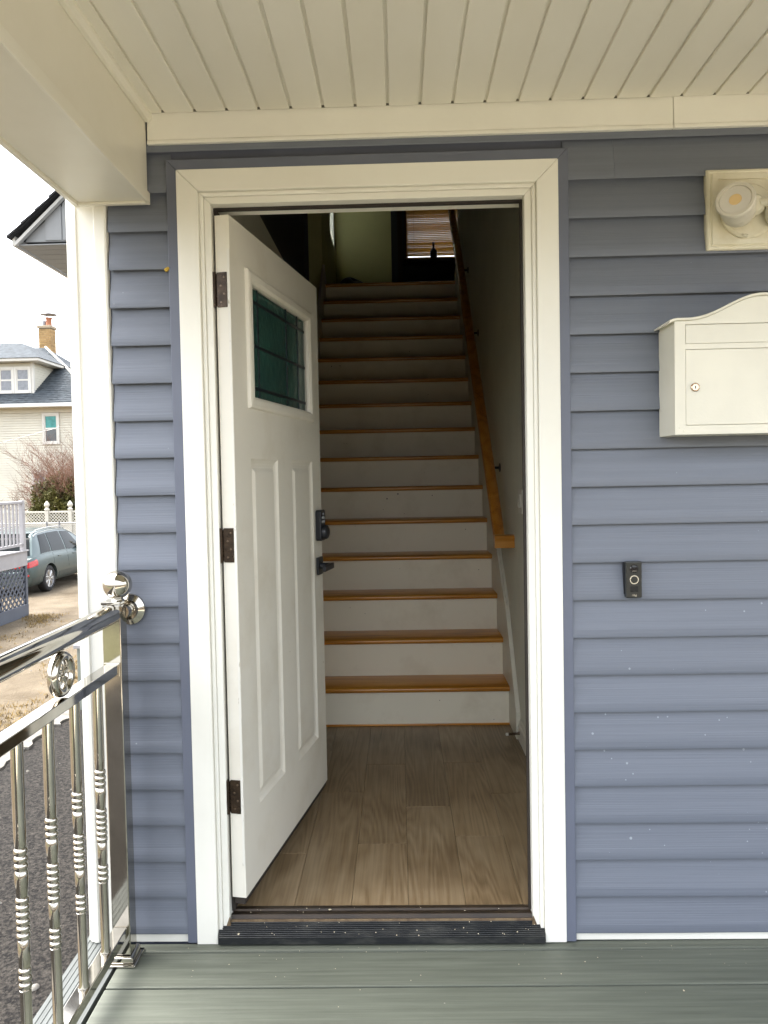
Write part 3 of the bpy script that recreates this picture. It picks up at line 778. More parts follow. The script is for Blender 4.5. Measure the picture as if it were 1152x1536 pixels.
# ------------------------------------------------------------------ rest of the house shell
mb = MB().box(-0.935, -0.912, 0.101, 5.93, GZ, 6.2).box(-0.935, -0.912, 6.54, 7.75, GZ, 6.2).box(-0.935, -0.912, 5.93, 6.54, GZ, 4.0).box(-0.935, -0.912, 5.93, 6.54, 5.32, 6.2)
mb.build('side_wall', M['siding'], house)
MB().box(-1.2, 3.5, -0.25, 8.0, 6.21, 6.35).build('roof', M['shingle_dark'], house)
mb = MB().box(3.201, 3.25, 0.0, 7.75, GZ, 6.2).box(-0.911, 0.214, 7.70, 7.75, GZ, 6.2).box(0.972, 3.2, 7.70, 7.75, GZ, 6.2).box(0.214, 0.972, 7.70, 7.75, GZ, 4.1).box(0.214, 0.972, 7.70, 7.75, 5.6, 6.2)
mb.build('rear_wall', M['siding'], house)
# one-storey rear wing with a steep gable, its eave shows above the side of the porch
wing = thing('house_wing', 'grey rear wing of the house with dark shingled eave and slatted soffit', 'house', (-1.9, 6.5, GZ))
EX, EZ, EY = -3.58, 3.70, 5.0
MB().box(-2.90, -0.937, 5.30, 7.70, GZ, 3.72).build('wall', M['wingwall'], wing)
c1 = MB().prism([(5.299, GZ + 0.05), (5.276, GZ + 0.051), (5.276, GZ + 0.055), (5.294, GZ + 0.172), (5.299, GZ + 0.172)][::-1], 'x', -2.925, -0.938).build('siding_board', M['wingwall'], wing)
c2 = MB().prism([(-2.901, GZ + 0.05), (-2.924, GZ + 0.051), (-2.924, GZ + 0.055), (-2.906, GZ + 0.172), (-2.901, GZ + 0.172)][::-1], 'y', 5.30, 7.70).build('siding_board', M['wingwall'], wing)
q1, q2 = ORG[c1].copy(), ORG[c2].copy()
for k in range(1, 45):
    inst(c1, wing, q1 + Vector((0, 0, 0.12 * k)))
    inst(c2, wing, q2 + Vector((0, 0, 0.12 * k)))
xt = -2.75
sl2 = 0.86
zt = EZ + 0.06 + (xt - EX) * sl2
MB().prism([(EX + 0.10, 3.74), (xt, 3.74), (xt, zt - 0.10), (EX + 0.12, 3.79)], 'y', 5.06, 5.09).build('gable_face', M['wingwall'], wing)
for k in range(3):
    x0 = EX + 0.30 + 0.17 * k
    MB().prism([(x0, 3.75), (x0 + 0.16, 3.75), (x0 + 0.16, 3.72 + (x0 + 0.13 - EX) * sl2), (x0, 3.72 + (x0 - 0.03 - EX) * sl2)], 'y', 5.05, 5.0595).build('gable_board', M['wingwall'], wing, bevel=0.003)
for k in range(17):
    y0 = EY + 0.03 + 0.16 * k
    MB().box(EX + 0.05, -2.88, y0, y0 + 0.152, 3.700, 3.712).build('soffit_slat', M['wingwall'], wing, bevel=0.003)
MB().prism([(EX, EZ - 0.01), (EX + 0.03, EZ - 0.01), (EX + 0.03, EZ + 0.08), (EX, EZ + 0.05)], 'y', EY, 7.75).build('eave_fascia', M['trimwhite'], wing)
MB().prism([(EX, EZ), (EX + 0.04, EZ), (xt, zt - 0.035), (xt, zt)][::1], 'y', EY - 0.005, EY + 0.045).build('rake_board', M['trimwhite'], wing)
MB().prism([(EX - 0.01, EZ + 0.05), (xt, zt + 0.005), (-0.945, EZ + 0.02), (-0.945, EZ + 0.055), (xt, zt + 0.025), (EX - 0.01, EZ + 0.07)], 'y', EY - 0.04, 7.76).build('roof', M['shingle_dark'], wing)
for k in range(6):
    x0 = EX - 0.025 + 0.14 * k
    z0 = EZ + 0.074 + (x0 - EX) * sl2
    MB().prism([(x0, z0 - 0.002), (x0 + 0.19, z0 - 0.002 + 0.19 * sl2), (x0 + 0.19, z0 + 0.004 + 0.19 * sl2), (x0 - 0.004, z0 + 0.020)], 'y', EY - 0.05 - rng.uniform(0, .015), 7.77).build('shingle_course', M['shingle_dark'], wing)
# low grey-green wall beside the driveway
low = thing('low_wall', 'low grey green wall with pale cap at the end of the dark driveway', 'wall', (-3.6, 7.9, GZ))
MB().box(-4.31, -2.91, 7.81, 7.93, GZ, -0.83).build('panel', M['boxwall'], low, bevel=0.004)
MB().box(-4.345, -2.91, 7.77, 7.97, -0.828, -0.775).build('cap', M['ndeck'], low, bevel=0.006)

# ================================================================== THE FRONT DOOR
DA = 1.3911
DZ = 0.1316
door = thing('front_door', 'white front door standing open with teal leaded glass and two long panels', 'door', (-0.4113, -0.0043, DZ), DA)
DW, DH, DT = 0.9176, 2.0708, 0.045
P1 = (0.131, 0.386, 0.370 - DZ, 1.480 - DZ)
P2 = (0.541, 0.801, 0.352 - DZ, 1.482 - DZ)
WN = (0.150, 0.779, 1.675 - DZ, 2.040 - DZ)
mb = MB()
def face(y, holes, flip):
    xs = sorted({0, DW} | {h[0] for h in holes} | {h[1] for h in holes})
    zs = sorted({0, DH} | {h[2] for h in holes} | {h[3] for h in holes})
    for a, b_ in zip(xs[:-1], xs[1:]):
        for c, d in zip(zs[:-1], zs[1:]):
            mx, mz = (a + b_) / 2, (c + d) / 2
            if any(h[0] < mx < h[1] and h[2] < mz < h[3] for h in holes): continue
            mb.quad((a, y, c), (b_, y, c), (b_, y, d), (a, y, d))
face(0.0, [P1, P2, WN], False)
face(DT, [WN], True)
x0, x1, z0, z1 = WN
mb.quad((x0, 0, z0), (x1, 0, z0), (x1, DT, z0), (x0, DT, z0)).quad((x0, 0, z1), (x1, 0, z1), (x1, DT, z1), (x0, DT, z1))
mb.quad((x0, 0, z0), (x0, DT, z0), (x0, DT, z1), (x0, 0, z1)).quad((x1, 0, z0), (x1, DT, z0), (x1, DT, z1), (x1, 0, z1))
mb.quad((0, 0, 0), (DW, 0, 0), (DW, DT, 0), (0, DT, 0)).quad((0, 0, DH), (DW, 0, DH), (DW, DT, DH), (0, DT, DH))
mb.quad((DW, 0, 0), (DW, DT, 0), (DW, DT, DH), (DW, 0, DH)).quad((0, 0, 0), (0, DT, 0), (0, DT, DH), (0, 0, DH))
mb.build('slab', M['door'], door)
MB().box(-0.0022, -0.0004, 0.001, 0.0085, 0.1, DH - 0.1).build('edge_strip', M['edge_wood'], door)
MB().box(0.004, DW - 0.004, 0.006, DT - 0.006, -0.022, -0.0005).build('door_sweep', M['gasket'], door)
for (a, b_, c, d) in (P1, P2):
    mb = MB()
    rings = [(0, 0.0), (0.009, 0.0065), (0.020, 0.0105), (0.030, 0.0105), (0.042, 0.0035), (0.05, 0.003)]
    for (i0, d0), (i1, d1) in zip(rings[:-1], rings[1:]):
        o_ = [(a + i0, d0, c + i0), (b_ - i0, d0, c + i0), (b_ - i0, d0, d - i0), (a + i0, d0, d - i0)]
        q_ = [(a + i1, d1, c + i1), (b_ - i1, d1, c + i1), (b_ - i1, d1, d - i1), (a + i1, d1, d - i1)]
        for k in range(4):
            mb.quad(o_[k], o_[(k + 1) % 4], q_[(k + 1) % 4], q_[k])
    i1, d1 = rings[-1]
    mb.quad((a + i1, d1, c + i1), (b_ - i1, d1, c + i1), (b_ - i1, d1, d - i1), (a + i1, d1, d - i1))
    mb.build('panel', M['door'], door)
# glazed opening: proud frame both sides, glass, came lines
def ring_frame(x0, x1, z0, z1, wd, y0, y1, name, m, parent, ch):
    # bolection frame: mitred pieces with sloped inner lip
    s_ = -1 if y0 < 0.02 else 1
    secs = [(0, y0), (0.004, y0 + s_ * abs(y1 - y0) * 0.8), (0.012, y1), (wd - 0.012, y1), (wd - 0.003, y0 + s_ * abs(y1 - y0) * 0.4), (wd, y0 - s_ * 0.006)]
    mb = MB()
    for (i0, d0), (i1, d1) in zip(secs[:-1], secs[1:]):
        o_ = [(x0 + i0, d0, z0 + i0), (x1 - i0, d0, z0 + i0), (x1 - i0, d0, z1 - i0), (x0 + i0, d0, z1 - i0)]
        q_ = [(x0 + i1, d1, z0 + i1), (x1 - i1, d1, z0 + i1), (x1 - i1, d1, z1 - i1), (x0 + i1, d1, z1 - i1)]
        for k in range(4): mb.quad(o_[k], o_[(k + 1) % 4], q_[(k + 1) % 4], q_[k])
    return mb.build(name, m, parent)
gl = ring_frame(0.118, 0.811, 1.638 - DZ, 2.078 - DZ, 0.042, 0.0005, -0.0125, 'glass_frame', M['door'], door, 0)
ring_frame(0.118, 0.811, 1.638 - DZ, 2.078 - DZ, 0.042, DT - 0.0005, DT + 0.012, 'glass_frame', M['door'], door, 0)
GX0, GX1, GZ0, GZ1 = 0.1505, 0.7785, 1.6755 - DZ, 2.0395 - DZ
gx = [GX0, 0.262, 0.556, 0.690, GX1]
gz = [GZ0, 1.713 - DZ, 1.852 - DZ, 1.995 - DZ, GZ1]
for i in range(4):
    for j in range(4):
        MB().box(gx[i] + 0.0032, gx[i + 1] - 0.0032, 0.016, 0.020, gz[j] + 0.0032, gz[j + 1] - 0.0032).build('glass_pane', M['glass_teal'], door)
for x in gx[1:-1]: MB().box(x - 0.0045, x + 0.0045, 0.0135, 0.0225, GZ0, GZ1).build('came', M['came'], door, bevel=0.001)
for z in gz[1:-1]: MB().box(GX0, GX1, 0.0142, 0.0218, z - 0.0055, z + 0.0055).build('came', M['came'], door, bevel=0.001)
# hinges, mortised in the hinge edge
for zc in (1.982, 1.2165, 0.445):
    zc -= DZ
    mb = MB().prism([(0.010, zc - 0.052), (0.040, zc - 0.052), (0.0445, zc - 0.046), (0.0445, zc + 0.046), (0.040, zc + 0.052), (0.010, zc + 0.052)], 'x', -0.0030, -0.0003)
    hg = mb.build('hinge', M['bronze'], door, bevel=0.0008)
    MB().tube([(-0.006, 0.0495, zc - 0.052), (-0.006, 0.0495, zc + 0.052)], 0.0062, n=12).build('knuckle', M['bronze'], hg, smooth=50)
    MB().prism([(-0.0080, 0.0440), (-0.0055, 0.0440), (-0.0055, 0.0640), (-0.0080, 0.0640)], 'z', zc - 0.051, zc + 0.051).build('jamb_leaf', M['bronze'], hg)
    for (y, dz) in ((0.019, 0.037), (0.029, 0.012), (0.019, -0.012), (0.029, -0.037)):
        MB().lathe([(0, 0), (0.0038, 0), (0.0028, 0.0014), (0, 0.0016)], n=10, mat3=Matrix.Rotation(R(-90), 3, 'Y'), c=(-0.0029, y, zc + dz)).build('screw', M['screw'], hg, smooth=50)
# keypad deadbolt and lever
UL = 0.858
def rrect(cx, cz, hw, hh, r_, n=4):
    p = []
    for sx, sz, a0 in ((1, 1, 0), (-1, 1, 90), (-1, -1, 180), (1, -1, 270)):
        for k in range(n + 1):
            a = R(a0 + 90 * k / n)
            p.append((cx + sx * (hw - r_) + r_ * math.cos(a), cz + sz * (hh - r_) + r_ * math.sin(a)))
    return p
zl = 1.219 - DZ
kp = MB().prism(rrect(UL, zl, 0.034, 0.063, 0.012), 'y', -0.024, -0.0005).build('keypad_lock', M['black'], door, bevel=0.003)
for i in range(2):
    for j in range(3):
        if j == 0 and i == 1: continue
        MB().prism(rrect(UL - 0.009 + 0.02 * i + (0.01 if j == 0 else 0), zl + 0.046 - 0.015 * j, 0.0075 if j else 0.004, 0.0048, 0.002), 'y', -0.0262, -0.0243).build('key', M['key'], kp)
MB().lathe([(0.030, 0.0), (0.030, 0.010), (0.026, 0.019), (0.016, 0.024), (0.0, 0.025)], n=24, mat3=Matrix.Rotation(R(90), 3, 'X'), c=(UL, -0.024, zl - 0.028)).build('dial', M['black'], kp, smooth=40)
zv = 1.052 - DZ
lv = MB().prism(rrect(UL, zv, 0.034, 0.036, 0.005), 'y', -0.011, -0.0005).build('lever_rose', M['black'], door, bevel=0.002)
MB().lathe([(0.014, 0), (0.012, 0.02), (0.012, 0.045), (0, 0.046)], n=16, mat3=Matrix.Rotation(R(90), 3, 'X'), c=(UL, -0.011, zv)).build('neck', M['black'], lv, smooth=40)
MB().box(UL - 0.115, UL + 0.014, -0.064, -0.048, zv - 0.012, zv + 0.012).build('lever', M['black'], lv, bevel=0.004)

# ================================================================== PORCH RAILING
ral = thing('porch_railing', 'polished stainless porch railing with turned balusters, ball topped post and medallion', 'railing', (-0.757, -0.095, 0))
XP, YP = -0.7575, -0.0945
hw = 0.0265
pm = MB().box(XP - hw, XP + hw, YP - hw, YP + hw, 0.028, 1.060).build('post', M['chrome'], ral, bevel=0.003, seg=3)
mb = MB().box(XP - 0.045, XP + 0.045, YP - 0.045, YP + 0.045, 0.0005, 0.008)
b1 = mb.build('base_flange', M['chrome'], ral, bevel=0.003, seg=3)
MB().prism([(XP - 0.036, 0.0082), (XP + 0.036, 0.0082), (XP + 0.036, 0.018), (XP + 0.030, 0.027), (XP - 0.030, 0.027), (XP - 0.036, 0.018)], 'y', YP - 0.036, YP + 0.036).build('collar', M['chrome'], b1, bevel=0.003)
cp = MB().box(XP - 0.0285, XP + 0.0285, YP - 0.0285, YP + 0.0285, 1.0602, 1.0685).build('post_cap', M['chrome'], ral, bevel=0.0015)
ball = [(0.0, 0.0), (0.019, 0.0), (0.015, 0.007)]
for k in range(2, 33):
    a = math.pi * k / 32
    ball.append((0.0415 * math.sin(a), 0.0435 - 0.0415 * math.cos(a) + 0.003))
MB().lathe(ball[:-1] + [(0, ball[-1][1])], c=(XP + 0.012, YP, 1.0688), n=40).build('ball_finial', M['chrome'], ral, smooth=60)
ZT = 1.0325
MB().tube([(XP, YP - hw + 0.002, ZT), (XP, -2.72, ZT)], 0.0275, n=40).build('top_rail', M['chrome'], ral, smooth=60)
MB().lathe([(0.0, 0.0), (0.045, 0.0), (0.0475, 0.004), (0.046, 0.010), (0.036, 0.016), (0.030, 0.020), (0.0285, 0.028), (0.0, 0.0285)], n=40, mat3=Matrix.Rotation(R(90), 3, 'X'), c=(-0.737, -0.018, 1.031)).build('wall_flange', M['chrome'], ral, smooth=30)
MB().tube([(-0.737, -0.046, 1.031), (-0.742, -0.070, 1.031)], 0.020, n=24).build('wall_stub', M['chrome'], ral, smooth=60)
MB().box(XP - 0.021, XP + 0.019, -2.72, YP - hw - 0.0005, 0.860, 0.8885).build('mid_rail', M['chrome'], ral, bevel=0.0025, seg=3)
MB().box(XP - 0.021, XP + 0.019, -2.72, YP - hw - 0.0005, 0.083, 0.1135).build('bottom_rail', M['chrome'], ral, bevel=0.0025, seg=3)
MB().box(XP - 0.024, XP + 0.0225, YP - hw - 0.006, YP - hw - 0.0008, 0.853, 0.8925).build('rail_socket', M['chrome'], ral, bevel=0.001)
def bump_rings(z0, z1, n, r_, deep):
    p = []
    for k in range(n):
        a, b_ = z0 + (z1 - z0) * k / n, z0 + (z1 - z0) * (k + 1) / n
        for t in (0.0, 0.12, 0.3, 0.5, 0.7, 0.88):
            p.append((r_ - deep * (1 - math.sin(math.pi * t) ** 0.6) if t else r_ - deep, a + (b_ - a) * t))
    p.append((r_ - deep, z1))
    return p
prof = [(0.0, 0.114), (0.0145, 0.114), (0.0145, 0.118), (0.0118, 0.124), (0.0122, 0.30), (0.0122, 0.311)]
prof += bump_rings(0.312, 0.360, 3, 0.0142, 0.0035) + [(0.0118, 0.362), (0.0128, 0.385), (0.0128, 0.421)]
prof += bump_rings(0.423, 0.517, 6, 0.0148, 0.0036) + [(0.0120, 0.519), (0.0150, 0.560), (0.0136, 0.574)]
prof += bump_rings(0.576, 0.626, 3, 0.0152, 0.0036) + [(0.0126, 0.629), (0.0136, 0.66), (0.0136, 0.8596), (0.0, 0.8596)]
bal = MB().lathe(prof, c=(XP, -0.236, 0), n=24).build('baluster', M['chrome'], ral, smooth=50)
o0 = ORG[bal].copy()
for k in range(1, 17):
    inst(bal, ral, o0 + Vector((0, -0.1465 * k, 0)))
med = None
for yc in (-0.451, -1.25, -2.05):
    zc = 0.9465
    mb = MB()
    n, m_ = 48, 14
    mb.grid(lambda u, v: (XP + 0.0145 * math.sin(v * 2 * math.pi), yc + (0.045 + 0.0115 * math.cos(v * 2 * math.pi)) * math.cos(u * 2 * math.pi), zc + (0.045 + 0.0115 * math.cos(v * 2 * math.pi)) * math.sin(u * 2 * math.pi)), n, m_)
    md = mb.build('medallion', M['chrome'], ral, smooth=60)
    mb = MB()
    for k in range(5):                       # five broad petals
        a0 = 2 * math.pi * k / 5 + 0.3
        for s_ in (-1, 1):
            a1 = a0 + s_ * 0.26
            mb.tube([(XP, yc + 0.004 * math.cos(a0), zc + 0.004 * math.sin(a0)), (XP + 0.004, yc + 0.020 * math.cos(a1), zc + 0.020 * math.sin(a1)), (XP, yc + 0.036 * math.cos(a0 + s_ * 0.10), zc + 0.036 * math.sin(a0 + s_ * 0.10))], [0.003, 0.0048, 0.003], n=8)
    mb.build('petal_spokes', M['chrome_ring'], md, smooth=60)
    MB().lathe([(0, -0.009), (0.006, -0.008), (0.008, 0), (0.006, 0.008), (0, 0.009)], c=(XP, yc, zc), axis='x', n=14).build('hub', M['chrome_ring'], md, smooth=60)
for y in (-1.45, -2.69):
    MB().box(XP - hw, XP + hw, y - hw, y + hw, 0.001, 0.0825).build('foot', M['chrome'], ral, bevel=0.003)

# ================================================================== MAILBOX
mbx = thing('mailbox', 'cream wall mailbox with wavy arched top and small keyed door', 'mailbox', (1.09, -0.015, 1.515))
MX0, MX1, MC = 0.8490, 1.331, 1.090
MZ0 = 1.515
def roofz(x):
    t = min(1.0, abs(x - MC) / (MX1 - MC))
    return 1.8275 + 0.0640 * (0.5 + 0.5 * math.cos(math.pi * min(1, t * 1.12))) ** 1.15
top = [(MX1 + (MX0 - MX1) * i / 40, roofz(MX1 + (MX0 - MX1) * i / 40)) for i in range(41)]
body = MB().prism([(MX0, MZ0), (MX1, MZ0)] + top, 'y', -0.139, -0.018)
body.build('body', M['mailbox'], mbx, smooth=35)
# front plate with cut-outs is built from strips so the flap and door sit in real gaps
fy0, fy1 = -0.1455, -0.1392
SL = (0.8795, 1.3005, 1.7655, 1.8175)
DR = (0.8790, 1.3010, 1.5405, 1.7490)
MB().prism([(MX0, MZ0), (SL[0] - 0.001, MZ0), (SL[0] - 0.001, roofz(SL[0])), (MX0, roofz(MX0))], 'y', fy0, fy1).build('front_stile', M['mailbox'], mbx)
MB().prism([(SL[1] + 0.001, MZ0), (MX1, MZ0), (MX1, roofz(MX1)), (SL[1] + 0.001, roofz(SL[1]))], 'y', fy0, fy1).build('front_stile', M['mailbox'], mbx)
a, b_ = SL[0] - 0.0009, SL[1] + 0.0009
MB().box(a, b_, fy0, fy1, MZ0, DR[2] - 0.001).build('front_rail', M['mailbox'], mbx)
MB().box(a, b_, fy0, fy1, DR[3] + 0.001, SL[2] - 0.001).build('front_rail', M['mailbox'], mbx)
tp = [(b_ + (a - b_) * i / 30, roofz(b_ + (a - b_) * i / 30)) for i in range(31)]
MB().prism([(a, SL[3] + 0.001), (b_, SL[3] + 0.001)] + tp, 'y', fy0, fy1).build('front_crest', M['mailbox'], mbx)
MB().box(SL[0] + 0.0006, SL[1] - 0.0006, fy0 + 0.0008, fy1 - 0.001, SL[2] + 0.0002, SL[3] - 0.0006).build('slot_flap', M['mailbox'], mbx, bevel=0.0006)
dd = MB().box(DR[0] + 0.0006, DR[1] - 0.0006, fy0 + 0.0004, fy1 - 0.001, DR[2] + 0.0006, DR[3] - 0.0006).build('door', M['mailbox'], mbx, bevel=0.0006)
lk = MB().lathe([(0.0122, 0), (0.0122, 0.0024), (0.0104, 0.0040), (0.0092, 0.0026), (0.0088, 0.0034), (0.0, 0.0034)], n=24, mat3=Matrix.Rotation(R(90), 3, 'X'), c=(0.9045, fy0 + 0.0004, 1.645)).build('lock', M['brass'], dd, smooth=30)
MB().box(0.9034, 0.9056, fy0 - 0.0042, fy0 - 0.0028, 1.6410, 1.6490).build('keyhole', M['black'], lk)
# roof sheet following the wave, overhanging, with turned-down front edge
n = 48
RX0, RX1 = MX0 - 0.0155, MX1 + 0.0155
vs, fs = [], []
for i in range(n + 1):
    x = RX0 + (RX1 - RX0) * i / n
    z = roofz(min(max(x, MX0), MX1)) + 0.001 - max(0, MX0 - x, x - MX1) * 0.35
    for (y, dz) in ((-0.0185, 0.0), (-0.1505, 0.0), (-0.1525, 0.0015), (-0.1525, 0.006), (-0.1505, 0.0075), (-0.0185, 0.0045)):
        vs.append((x, y, z + dz))
for i in range(n):
    for k in range(6):
        fs.append((i * 6 + k, (i + 1) * 6 + k, (i + 1) * 6 + (k + 1) % 6, i * 6 + (k + 1) % 6))
fs += [tuple(range(6)), tuple(n * 6 + k for k in range(6))[::-1]]
MB().add(vs, fs).build('roof', M['mailbox'], mbx, smooth=40)
for (x, z) in ((0.861, 1.5345), (0.8735, 1.5255), (1.319, 1.5345), (1.3065, 1.5255)):
    MB().lathe([(0, 0), (0.0022, 0), (0.0016, 0.0008), (0, 0.001)], n=10, mat3=Matrix.Rotation(R(90), 3, 'X'), c=(x, fy0 - 0.0001, z)).build('rivet', M['mailbox'], mbx, smooth=50)

# ================================================================== WALL LIGHT
wl = thing('wall_light', 'cream double spotlight with unlit yellow lens on a square block above the mailbox', 'wall light', (1.1, -0.015, 2.16))
LX0, LX1, LZ0, LZ1 = 0.984, 1.214, 2.051, 2.281
mb = MB()
rings = [(0.0, -0.012), (0.0, -0.030), (0.003, -0.034), (0.008, -0.036), (0.012, -0.034), (0.0145, -0.0385), (0.030, -0.0385), (0.0305, -0.033)]
for (i0, d0), (i1, d1) in zip(rings[:-1], rings[1:]):
    o_ = [(LX0 + i0, d0, LZ0 + i0), (LX1 - i0, d0, LZ0 + i0), (LX1 - i0, d0, LZ1 - i0), (LX0 + i0, d0, LZ1 - i0)]
    q_ = [(LX0 + i1, d1, LZ0 + i1), (LX1 - i1, d1, LZ0 + i1), (LX1 - i1, d1, LZ1 - i1), (LX0 + i1, d1, LZ1 - i1)]
    for k in range(4): mb.quad(o_[k], o_[(k + 1) % 4], q_[(k + 1) % 4], q_[k])
i1, d1 = rings[-1]
mb.quad((LX0 + i1, d1, LZ0 + i1), (LX1 - i1, d1, LZ0 + i1), (LX1 - i1, d1, LZ1 - i1), (LX0 + i1, d1, LZ1 - i1))
mb.build('mounting_block', M['lampwhite'], wl, smooth=25)
MB().lathe([(0.078, 0), (0.078, 0.008), (0.072, 0.014), (0.03, 0.018), (0, 0.018)], n=40, mat3=Matrix.Rotation(R(90), 3, 'X'), c=(1.099, -0.0335, 2.158)).build('canopy', M['lampwhite'], wl, smooth=30)
MB().lathe([(0.030, 0), (0.030, 0.03), (0.022, 0.038), (0, 0.040)], n=28, mat3=Matrix.Rotation(R(90), 3, 'X'), c=(1.099, -0.0515, 2.163)).build('hub', M['lampwhite'], wl, smooth=30)
for sx in (-1, 1):
    c0 = Vector((1.099 + sx * 0.045, -0.080, 2.146)) if sx < 0 else Vector((1.099 + 0.074, -0.078, 2.140))
    d = Vector((sx * 0.50, -0.82, 0.22)).normalized() if sx < 0 else Vector((0.5, -0.8, 0.05)).normalized()
    q = d.to_track_quat('Z', 'Y').to_matrix()
    hd = MB().lathe([(0.0, -0.034), (0.026, -0.032), (0.038, -0.024), (0.0445, -0.008), (0.0462, 0.012), (0.0468, 0.014), (0.0462, 0.016), (0.0490, 0.044), (0.0520, 0.054), (0.0520, 0.062), (0.0500, 0.065), (0.0425, 0.065), (0.0410, 0.060), (0.0, 0.060)], c=tuple(c0), n=44, mat3=q).build('lamp_head', M['lamphead'], wl, smooth=35)
    e = c0 + d * 0.0602
    MB().lathe([(0.0, 0.0), (0.0405, 0.0), (0.0405, 0.0012), (0.018, 0.0024), (0.0, 0.0024)], c=tuple(e), n=36, mat3=q).build('lens', M['lens'], hd, smooth=30)
    MB().lathe([(0.0, 0.0), (0.0165, 0.0), (0.0155, 0.0012), (0.0, 0.0014)], c=tuple(c0 + d * 0.0627), n=28, mat3=q).build('led', M['led'], hd, smooth=30)
    MB().tube([(1.099 + sx * 0.012, -0.082, 2.166), (1.099 + sx * 0.030, -0.085, 2.166), tuple(c0 + Vector((-sx * 0.018, 0, 0.018)))], [0.013, 0.012, 0.014], n=16).build('knuckle', M['lampwhite'], wl, smooth=50)
MB().tube([(1.082, -0.050, 2.087), (1.09, -0.056, 2.082)], 0.005, n=8).build('dial_knob', M['lampwhite'], wl, smooth=50)

# ================================================================== DOORBELL
db = thing('video_doorbell', 'black video doorbell with silver ring button on the blue grey siding', 'doorbell', (0.763, -0.017, 1.043))
BX0, BX1, BZ0, BZ1 = 0.7415, 0.7875, 1.0435, 1.1515
MB().prism([(BX0 - 0.002, -0.0115), (BX1 + 0.001, -0.0115), (BX1 + 0.001, -0.022), (BX0 - 0.002, -0.022)], 'z', BZ0, BZ1).build('back_plate', M['black'], db)
fb = MB().box(BX0, BX1, -0.042, -0.0222, BZ0 + 0.0005, BZ1 - 0.0005).build('body', M['bell'], db, bevel=0.003, seg=3)
MB().lathe([(0.0102, 0), (0.0132, 0), (0.0132, 0.0014), (0.0102, 0.0014), (0.0102, 0.0)], n=36, mat3=Matrix.Rotation(R(90), 3, 'X'), c=(0.7645, -0.0422, 1.098)).build('button_ring', M['silver'], db)
MB().lathe([(0, 0), (0.0098, 0), (0.0092, 0.001), (0, 0.0012)], n=28, mat3=Matrix.Rotation(R(90), 3, 'X'), c=(0.7645, -0.0422, 1.098)).build('button', M['bell'], db, smooth=30)
MB().lathe([(0, 0), (0.0125, 0), (0.0105, 0.0022), (0.004, 0.0032), (0, 0.0032)], n=28, mat3=Matrix.Rotation(R(90), 3, 'X'), c=(0.7645, -0.0422, 1.130)).build('camera_lens', M['belllens'], db, smooth=30)
for i in range(5):
    MB().box(0.7530, 0.7760, -0.0428, -0.0421, 1.0630 + 0.0034 * i, 1.0645 + 0.0034 * i).build('speaker_slot', M['belllens'], db)
fc = bpy.data.curves.new('lettering', 'FONT')
fc.body = 'ring'
fc.size = 0.0095
fc.extrude = 0.0002
fc.align_x = 'CENTER'
ft = bpy.data.objects.new('lettering', fc)
COL.objects.link(ft)
fme = bpy.data.meshes.new_from_object(ft.evaluated_get(bpy.context.evaluated_depsgraph_get()))
bpy.data.objects.remove(ft)
fo = bpy.data.objects.new('lettering', fme)
COL.objects.link(fo)
fo.parent = db
fo.location = Vector((0.7645, -0.0424, 1.0495)) - Vector(db.location)
fo.rotation_euler = (R(90), 0, 0)
fme.materials.clear()
fme.materials.append(M['silver'])

yl = MB()
yl.lathe([(0, 0), (0.005, 0.0005), (0.0062, 0.006), (0.0045, 0.015), (0, 0.017)], n=10, mat3=Matrix.Rotation(R(55), 3, 'Y'), c=(-0.601, -0.0235, 2.036))
yl.lathe([(0, 0), (0.0035, 0.0005), (0.004, 0.005), (0, 0.010)], n=8, mat3=Matrix.Rotation(R(20), 3, 'Y'), c=(-0.594, -0.0245, 2.037))
yl.build('foam_bit', M['yellow'], smooth=60, label='tiny yellow blob stuck in a siding seam left of the door trim', cat='foam bit', kind='thing')

# ================================================================== NEIGHBOUR'S HOUSE
nh = thing('neighbour_house', 'cream clapboard house with slate hipped roof, dormer and brick chimney', 'house', (-17, 32, GZ))
HX0, HX1, HY0, HY1 = -27.0, -12.9, 30.0, 39.0
def lapwall(p0, p1, z0, z1, out, name, step=0.105):
    # clapboards as real laps on a straight wall from p0 to p1, holes not needed behind windows
    mb = MB()
    vs, fs = [], []
    n = int((z1 - z0) / step)
    for k in range(n):
        a, b_ = z0 + k * step, z0 + (k + 1) * step
        o0, o1 = Vector(out) * 0.032, Vector(out) * 0.002
        q = [(p0[0] + o0.x, p0[1] + o0.y, a), (p1[0] + o0.x, p1[1] + o0.y, a), (p1[0] + o1.x, p1[1] + o1.y, b_), (p0[0] + o1.x, p0[1] + o1.y, b_)]
        i = len(vs)
        vs += q
        fs.append((i, i + 1, i + 2, i + 3))
        vs += [(p0[0] + o1.x, p0[1] + o1.y, a), (p1[0] + o1.x, p1[1] + o1.y, a)]
        fs.append((i, i + 4, i + 5, i + 1))
    mb.add(vs, fs)
    return mb.build(name, M['housewhite'], nh, kind='stuff', fix=False)
MB().box(HX0 + 0.03, HX1 - 0.03, HY0 + 0.03, HY1, GZ, 4.95).build('wall', M['housewhite'], nh)
lapwall((HX0, HY0 + 0.025), (HX1, HY0 + 0.025), GZ + 0.4, 4.40, (0, -1), 'clapboards')
lapwall((HX1 - 0.025, HY0), (HX1 - 0.025, HY1), GZ + 0.4, 4.40, (1, 0), 'clapboards')
MB().box(HX0, HX1 + 0.005, HY0 - 0.03, HY0 + 0.02, 4.41, 4.62).build('frieze_board', M['housewhite'], nh)
MB().box(HX1 - 0.12, HX1 + 0.01, HY0 - 0.012, HY0 + 0.10, GZ, 4.40).build('corner_board', M['trimwhite'], nh)
